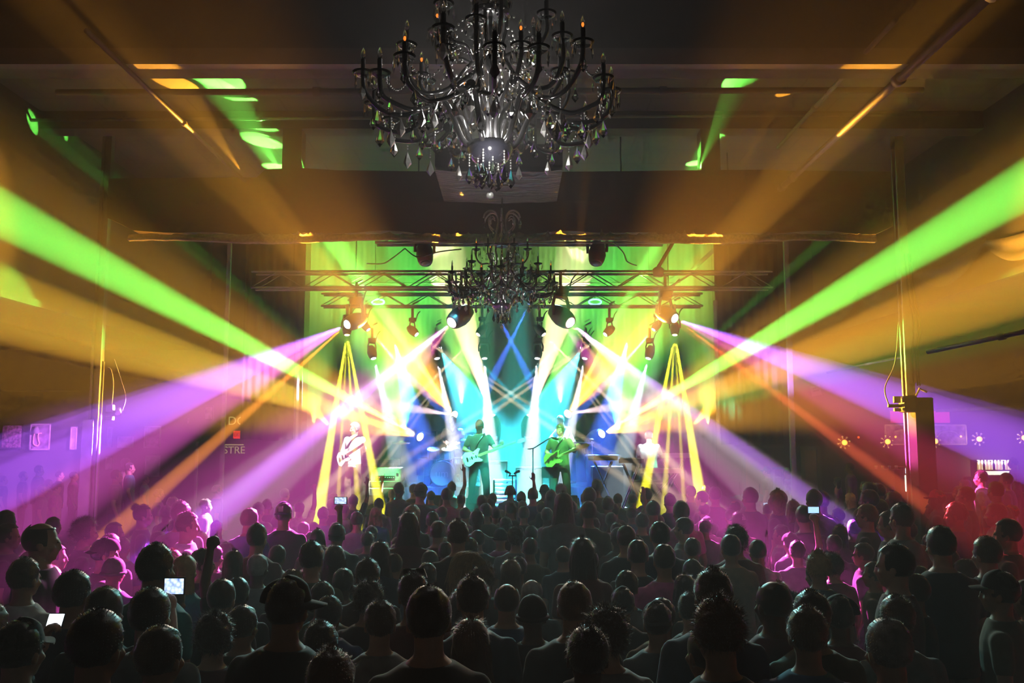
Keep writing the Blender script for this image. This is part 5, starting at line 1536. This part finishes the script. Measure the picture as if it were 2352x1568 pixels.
MB().add([(-.06, .10, 1.49), (0, .128, 1.38), (-.015, .132, 1.38), (-.11, .09, 1.45), (.06, .10, 1.49), (.015, .132, 1.38), (.11, .09, 1.45)], [(0, 1, 2, 3), (4, 6, 5, 1)]).obj('collar', SHIRT[7], o)
g = dict(R=[(.185, 0, 1.405), (.27, .12, 1.17), (.16, .36, 1.12)], L=[(-.185, 0, 1.405), (-.27, .12, 1.17), (-.14, .36, 1.10)], handR='grip', handL='grip', pitch=-.3, yaw=.3, legR=[(.09, 0, .90), (.16, .42, .86), (.16, .40, .42)], legL=[(-.09, 0, .90), (-.16, .42, .86), (-.16, .40, .42)], chest=(0, .04, 1.30))
o = musician('person', 'bald drummer in a pale open-collared shirt seated behind the drum kit', g, (P(1040, 1000, 20.7).x, 20.75, Z0 + .26), PI, SKIN[0], SHIRT[7], JEANS[1], sc=1.0)
put_hair(o, g, 'b1', HAIR['g']); MB().add([(-.06, .11, 1.49), (0, .15, 1.36), (-.02, .155, 1.34), (-.12, .10, 1.45), (.06, .11, 1.49), (.02, .155, 1.34), (.12, .10, 1.45)], [(0, 1, 2, 3), (4, 6, 5, 1)]).obj('collar', SHIRT[6], o)
for s in (1, -1): MB().tube([(s * .15, .40, 1.12), (s * .05, .66, 1.02)], .008).obj('drumstick', M['wood'], o)
t = thing('drum_stool', 'round stool under the drummer', 'stool', (P(1040, 1000, 20.7).x, 20.75, Z0 + .4)); MB().lathe([(.02, .72), (.17, .73), (.17, .79), (.02, .8)], 16).obj('seat', M['fix'], t); MB().tube([(0, 0, 0), (0, 0, .73)], .025).tube([(0, 0, .25), (.22, .1, 0)], .014).tube([(0, 0, .25), (-.22, .1, 0)], .014).tube([(0, 0, .25), (0, -.24, 0)], .014).obj('tripod', M['chrome'], t)
g = dict(pel=(0, -.05, .92), chest=(0, .16, 1.24), neck=(-.03, .27, 1.37), head=(-.06, .34, 1.50), pitch=-.6, yaw=.5, R=[(.17, .18, 1.33), (.26, .36, 1.12), (.14, .52, 1.05)], L=[(-.19, .18, 1.31), (-.28, .36, 1.10), (-.14, .54, 1.05)])
o = musician('person', 'percussionist in a white shirt bending forward behind the guitarist', g, (P(1312, 1000, 20.9).x, 21.2, Z0 + .4), PI - 1.0, SKIN[0], SHIRT[7], JEANS[1], sc=1.0, long_=True)
put_hair(o, g, 's2', HAIR['g'])
g = dict(R=[(.185, 0, 1.405), (.26, .12, 1.18), (.20, .36, 1.12)], L=[(-.185, 0, 1.405), (-.26, .12, 1.18), (-.20, .36, 1.12)], handR='rest', handL='rest', yaw=.3, pitch=-.1)
o = musician('person', 'keyboard player in a white T-shirt with his back to the crowd at stage right', g, (P(1490, 1000, 19.0).x, 19.0, Z0 - .10), -.25, SKIN[0], SHIRT[7], JEANS[1], sc=1.0)
put_hair(o, g, 's0', HAIR['d'])
# drums and cymbals
def drum(name, label, c, r, d, axis, shell='drum', txt=None, legs=0):
    t = thing(name, label, 'drum', c); mx = Vector(axis).to_track_quat('Z', 'Y').to_matrix().to_4x4()
    MB().lathe([(r * .98, -d / 2), (r, -d / 2), (r, d / 2), (r * .98, d / 2)], 28, mx).obj('shell', M[shell], t, smooth=False)
    MB().lathe([(.01, d / 2 + .004), (r * .95, d / 2 + .006), (r * .97, d / 2 - .01)], 28, mx).obj('drum_head', M['drumhead'], t)
    m = MB()
    for z in (-d / 2, d / 2): m.tube([mx @ Vector((r * 1.02 * math.cos(a), r * 1.02 * math.sin(a), z)) for a in [2 * PI * k / 28 for k in range(29)]], .012, 6, False)
    m.obj('hoop', M['chrome'], t)
    m = MB()
    for k in range(6): a = 2 * PI * k / 6; m.tube([mx @ Vector((r * 1.02 * math.cos(a), r * 1.02 * math.sin(a), -d * .4)), mx @ Vector((r * 1.02 * math.cos(a), r * 1.02 * math.sin(a), d * .4))], .008, 5)
    m.obj('lugs', M['chrome'], t)
    for k in range(legs):
        a = 2 * PI * k / max(legs, 1) + .5; zf = ZS + .4 - c[2]
        MB().tube([(r * math.cos(a), r * math.sin(a) if abs(axis[2]) > .5 else .1, 0), (r * 1.1 * math.cos(a), r * 1.1 * math.sin(a) if abs(axis[2]) > .5 else .1, zf + .005)], .01, 6).obj('leg', M['chrome'], t)
    if txt:
        me = text_mesh(txt, r * .85, 'logo', M['ink']); o = link('logo', me, t); q = Matrix.Translation(Vector(axis).normalized() * (d / 2 + .02)) @ Matrix.Rotation(PI / 2, 4, 'X'); o.matrix_local = q
    return t
zr = ZS + .4
c = P(1017, 1084, 20.15); drum('bass_drum', 'bass drum with a rounded um logo on its front head', (c.x, 20.15, zr + .29), .28, .4, (0, -1, 0), txt='um')
c = P(995, 1052, 20.3); drum('tom_drum', 'blue tom drum mounted over the bass drum at left', (c.x, 20.35, zr + .74), .15, .2, (0, -.35, 1))
c = P(1028, 1052, 20.3); drum('tom_drum', 'blue tom drum mounted over the bass drum at right', (c.x, 20.35, zr + .74), .15, .2, (0, -.35, 1))
c = P(975, 1075, 20.4); drum('floor_tom', 'floor tom on three legs at the left of the drum kit', (c.x, 20.5, zr + .42), .2, .38, (0, 0, 1), legs=3)
c = P(1060, 1065, 20.3); drum('snare_drum', 'snare drum in front of the drummer', (c.x, 20.35, zr + .58), .17, .13, (0, -.1, 1), 'drumhead', legs=3)
for (px, dp, hz, tl), lab in zip(((922, 20.6, 1.0, .2), (1003, 21.1, 1.25, -.15), (1078, 20.45, 1.05, .2), (1088, 20.95, 1.2, -.2)), ('cymbal on a stand at the far left of the kit', 'taller cymbal left of the drummer', 'low cymbal right of the drummer', 'cymbal at the right rear of the kit')):
    t = thing('cymbal_stand', lab, 'cymbal', (P(px, 1000, dp).x, dp, zr))
    MB().tube([(0, 0, .3), (0, 0, hz)], .012).tube([(0, 0, .35), (.2, 0, 0)], .01).tube([(0, 0, .35), (-.12, .17, 0)], .01).tube([(0, 0, .35), (-.12, -.17, 0)], .01).obj('stand', M['chrome'], t)
    MB().lathe([(.01, .03), (.04, .025), (.05, .012), (.22, -.012), (.22, -.015), (.01, .0)], 24, Matrix.Translation((0, 0, hz)) @ Matrix.Rotation(tl, 4, 'X')).obj('cymbal', M['brass'], t, smooth=True)
# percussion rack right of centre
t = thing('percussion_rack', 'percussion bar rack with chimes and small cymbals behind the guitarist', 'percussion', (P(1325, 1000, 20.5).x, 20.35, zr))
m = MB()
for x in (-.42, .34): m.tube([(x, 0, 0), (x, 0, 1.02)], .02).tube([(x, -.25, 0), (x, .25, 0)], .018)
m.tube([(-.46, 0, .98), (.38, 0, .98)], .02); m.obj('rack_frame', M['chrome'], t)
for k in range(5): MB().lathe([(.01, .02), (.03, .015), (.08, -.004), (.01, 0)], 18, Matrix.Translation((-.36 + .17 * k, 0, 1.06 + .04 * (k % 2)))).obj('small_cymbal', M['brass'], t, smooth=True)
for k in range(14): MB().tube([(-.1 + .03 * k, -.04, .95), (-.1 + .03 * k, -.04, .70 - .012 * k)], .006, 5).obj('chime', M['chrome'], t)
for px, r_, lab in ((1375, .17, 'conga drum left one of the pair behind the keyboards'), (1395, .16, 'conga drum right one of the pair behind the keyboards')):
    t = thing('conga_drum', lab, 'drum', (P(px, 1000, 19.9).x + (.18 if px > 1380 else -.12), 20.1, zr)); MB().lathe([(r_ * .7, 0), (r_ * .95, .3), (r_ * 1.05, .45), (r_, .7), (r_ * .98, .71)], 20).obj('shell', M['drum'], t, smooth=True); MB().lathe([(.01, .715), (r_ * .96, .712), (r_ * 1.03, .69), (r_ * 1.03, .67)], 20).obj('drum_head', M['drumhead'], t)
# amplifiers
def amp(px, py_top, w, h, D, label, m, zb=None):
    a = P(px, py_top, D); ww = w / F * D; hh = h / F * D; z0_ = a.z - hh if zb is None else zb; hh = a.z - z0_
    t = thing('amplifier', label, 'amplifier', (a.x, D, z0_))
    MB().bbox((0, 0, hh / 2), (ww, .34, hh), .02).obj('cabinet', m, t); return t, ww, hh
t, ww, hh = amp(890, 1073, 70, 30, 19.5, 'pale amplifier head with a dark control strip and red lamps at stage left', M['tolex'])
MB().bbox((-.02, -.18, hh * .26), (ww * .64, .03, hh * .28), .005).obj('control_panel', M['panel_dark'], t)
for k in range(9): MB().ell((-ww * .28 + k * ww * .065, -.2, hh * .27), (.011, .011, .011), None, 8, 6).obj('indicator_lamp' if k < 3 else 'knob', M['reddot'] if k < 3 else M['ink'], t)
MB().bbox((ww * .36, -.176, hh * .5), (.05, .02, .06), .004).obj('badge', M['panel_dark'], t)
zt = P(0, 1103, 19.5).z
for k, (zlo, zhi, lab) in enumerate(((ZS, ZS + .42, 'green-lit speaker cabinet at the bottom of the left amplifier stack'), (ZS + .425, zt, 'green-lit speaker cabinet under the amplifier head'))):
    t = thing('speaker_cabinet', lab, 'speaker', (P(890, 1000, 19.5).x, 19.5, zlo)); hh = zhi - zlo - .004
    MB().bbox((0, 0, hh / 2), (.76, .36, hh), .02).obj('cabinet', M['tolex'], t); MB().bbox((0, -.18, hh / 2), (.70, .02, hh * .86), .005).obj('grille_cloth', M['cab'], t)
t, ww, hh = amp(862, 1054, 110, 18, 20.4, 'rack of gear behind the left amplifier', M['fix'], ZS + .4); MB().bbox((0, -.18, hh * .8), (ww * .8, .02, .06), .004).obj('front_panel', M['steel'], t)
for px, pt, lab in ((1135, 1058, 'bass speaker cabinet behind the bass player'), (1215, 1072, 'short speaker cabinet left of the music stand')):
    t, ww, hh = amp(px, pt, 62, 60, 19.9, lab, M['cab'], ZS); MB().bbox((0, -.175, hh / 2), (ww * .9, .02, hh * .9), .006).obj('grille_cloth', M['drumhead'], t); MB().bbox((0, -.185, hh * .95), (ww * .5, .02, .05), .004).obj('control_panel', M['panel_dark'], t)
t = thing('slatted_riser', 'teal-lit slatted step unit at centre stage', 'riser', (P(1160, 1000, 19.2).x, 19.2, ZS))
for k in range(7): MB().bbox((0, .03 * k, .06 + .085 * k), (.5, .22, .04), .008).obj('slat', M['keys_w'], t)
for s in (-1, 1): MB().bbox((s * .24, .12, .3), (.04, .5, .6), .01).obj('side_rail', M['fix'], t)
t, ww, hh = amp(1395, 1072, 70, 50, 19.6, 'black road case between the guitarist and the keyboards', M['fix'], ZS); MB().bbox((0, 0, hh), (ww * 1.02, .36, .03), .004).obj('lid_edge', M['steel'], t)
# stands
def tripod(t, h, m='fix'):
    MB().tube([(0, 0, .2), (0, 0, h)], .013).obj('pole', M[m], t)
    for k in range(3): a = 2 * PI * k / 3; MB().tube([(0, 0, .24), (.26 * math.cos(a), .26 * math.sin(a), .005)], .010).obj('leg', M[m], t)
x, D = P(1224, 1000, 17.9).x, 17.9
t = thing('boom_microphone_stand', 'black boom microphone stand left of the guitarist at the music stand', 'microphone stand', (x, D, ZS)); hb = P(0, 1030, D).z - ZS; tripod(t, hb)
e = P(1266, 1004, D) - Vector((x, D, ZS)); s_ = P(1212, 1031, D) - Vector((x, D, ZS))
MB().tube([s_, (0, 0, hb), e], .011).obj('boom_arm', M['fix'], t); MB().tube([e, e + Vector((.10, .0, -.03))], [.018, .026]).ell(e + Vector((.12, 0, -.035)), (.032, .032, .03)).obj('microphone', M['fix'], t, smooth=True)
x, D = P(1177, 1000, 17.6).x, 17.6
t = thing('twin_microphone_stand', 'microphone stand with two microphones at the front centre of the stage', 'microphone stand', (x, D, ZS)); hb = P(0, 1092, D).z - ZS; tripod(t, hb)
MB().tube([(-.08, 0, hb), (.08, 0, hb)], .012).obj('cross_bar', M['fix'], t)
for s in (-1, 1): MB().tube([(s * .03, 0, hb + .04), (s * .12, -.02, hb + .085)], [.016, .026]).tube([(s * .06, 0, hb), (s * .05, 0, hb + .05)], .012).ell((s * .125, -.02, hb + .088), (.03, .028, .028)).obj('microphone', M['fix'], t, smooth=True)
x, D = P(1262, 1000, 17.8).x, 17.75
t = thing('music_stand', 'dark music stand in front of the green-shirted guitarist', 'music stand', (x, D, ZS)); hb = P(0, 1084, D).z - ZS; tripod(t, hb - .05)
MB().bbox((0, 0, hb), (.33, .02, .21), .006, None).obj('desk', M['fix'], t); MB().bbox((0, .03, hb - .11), (.33, .06, .015), .004).obj('ledge', M['fix'], t); MB().bbox((0, .014, hb), (.2, .006, .19), .002).obj('sheet', M['ink'], t)
# keyboards
def keyboard(px, py, D, w, label, m, lean=0.):
    c = P(px, py, D); ww = w / F * D
    t = thing('keyboard', label, 'keyboard', c, (0, 0, lean)); MB().bbox((0, 0, 0), (ww, .32, .09), .012).obj('case', M[m], t); MB().bbox((0, -.06, .05), (ww * .9, .15, .02), .004).obj('white_keys', M['keys_w'], t)
    k = MB(); n = int(ww / .045)
    for i in range(n):
        if i % 7 not in (2, 6): k.bbox((-ww * .44 + i * ww * .88 / n, -.03, .064), (.016, .09, .014), .002)
    k.obj('black_keys', M['fix'], t); MB().bbox((0, .09, .05), (ww * .6, .08, .012), .003).obj('control_panel', M['panel_dark'], t); return t
keyboard(1545, 1046, 19.35, 80, 'upper green-lit keyboard in front of the keyboard player', 'keys_w')
keyboard(1515, 1081, 18.5, 95, 'lower keyboard nearest the crowd at stage right', 'keys_w')
keyboard(1385, 1052, 19.2, 60, 'dark tilted keyboard left of the keyboard player', 'fix', .3)
keyboard(1450, 1058, 18.7, 52, 'small keyboard beside the keyboard player', 'fix', -.3)
for px, pt, w_, D, lab in ((1545, 1048, 70, 19.35, 'keyboard stand under the upper keyboard'), (1515, 1083, 84, 18.5, 'keyboard stand under the lower keyboard'), (1385, 1055, 50, 19.2, 'keyboard stand under the dark tilted keyboard'), (1450, 1061, 44, 18.7, 'keyboard stand under the small keyboard')):
    c = P(px, pt, D); t = thing('keyboard_stand', lab, 'stand', (c.x, D, ZS)); hh = c.z - ZS - .045; ww = w_ / F * D / 2
    for s in (-1, 1): MB().tube([(s * ww, -.1, 0), (s * -ww * .8, -.1, hh)], .018).tube([(s * ww, .12, 0), (s * -ww * .8, .12, hh)], .018).obj('crossed_legs', M['chrome'], t)
    MB().tube([(-ww * .8, -.1, hh), (-ww * .8, .12, hh)], .016).tube([(ww * .8, -.1, hh), (ww * .8, .12, hh)], .016).obj('top_bar', M['chrome'], t)
t, ww, hh = amp(1485, 1102, 70, 24, 18.9, 'green-edged rack case under the keyboards', M['fix'], ZS); MB().bbox((0, -.18, hh * .9), (ww * .96, .03, .04), .006).obj('front_edge', M['tolex'], t)
for k in range(3): MB().bbox((-ww * .3 + k * ww * .3, -.18, hh * .5), (.14, .02, .14), .01).obj('rack_unit', M['steel'], t)
for k, (px, lab) in enumerate(((1010, 'wedge monitor speaker at the front of the stage before the drums'), (1100, 'wedge monitor speaker before the bass player'), (1300, 'wedge monitor speaker before the green-shirted guitarist'), (860, 'wedge monitor speaker before the white-shirted guitarist'))):
    t = thing('monitor_wedge', lab, 'speaker', (P(px, 1000, 17.55).x, 17.45, ZS))
    MB().prism([(-.2, 0), (.2, 0), (.2, .12), (-.06, .32), (-.2, .28)], -.25, .25, Matrix(((0, 0, 1, 0), (-1, 0, 0, 0), (0, 1, 0, 0), (0, 0, 0, 1)))).obj('cabinet', M['fix'], t); MB().bbox((0, -.06, .23), (.42, .02, .3), .005, Matrix.Translation((0, 0, 0)) @ Matrix.Rotation(0, 4, 'X')).obj('grille', M['cab'], t)
# ------------------------------------------------------------------ haze and render look
w = bpy.data.worlds.new('hall_air'); SC.world = w; w.use_nodes = True; nt = w.node_tree
bg = nt.nodes['Background']; bg.inputs['Color'].default_value = (0, 0, 0, 1); bg.inputs['Strength'].default_value = 0
vs = nt.nodes.new('ShaderNodeVolumeScatter'); vs.inputs['Color'].default_value = (1, 1, 1, 1); vs.inputs['Density'].default_value = .046; vs.inputs['Anisotropy'].default_value = -.25
nt.links.new(vs.outputs['Volume'], nt.nodes['World Output'].inputs['Volume'])
cy = SC.cycles
cy.use_denoising = True; cy.max_bounces = 4; cy.diffuse_bounces = 1; cy.glossy_bounces = 1; cy.transmission_bounces = 3; cy.volume_bounces = 0; cy.transparent_max_bounces = 6
cy.caustics_reflective = False; cy.caustics_refractive = False; cy.use_adaptive_sampling = True; cy.adaptive_threshold = .08; cy.adaptive_min_samples = 16; cy.sample_clamp_indirect = 4
SC.view_settings.view_transform = 'Standard'; SC.view_settings.look = 'None'; SC.view_settings.exposure = .5
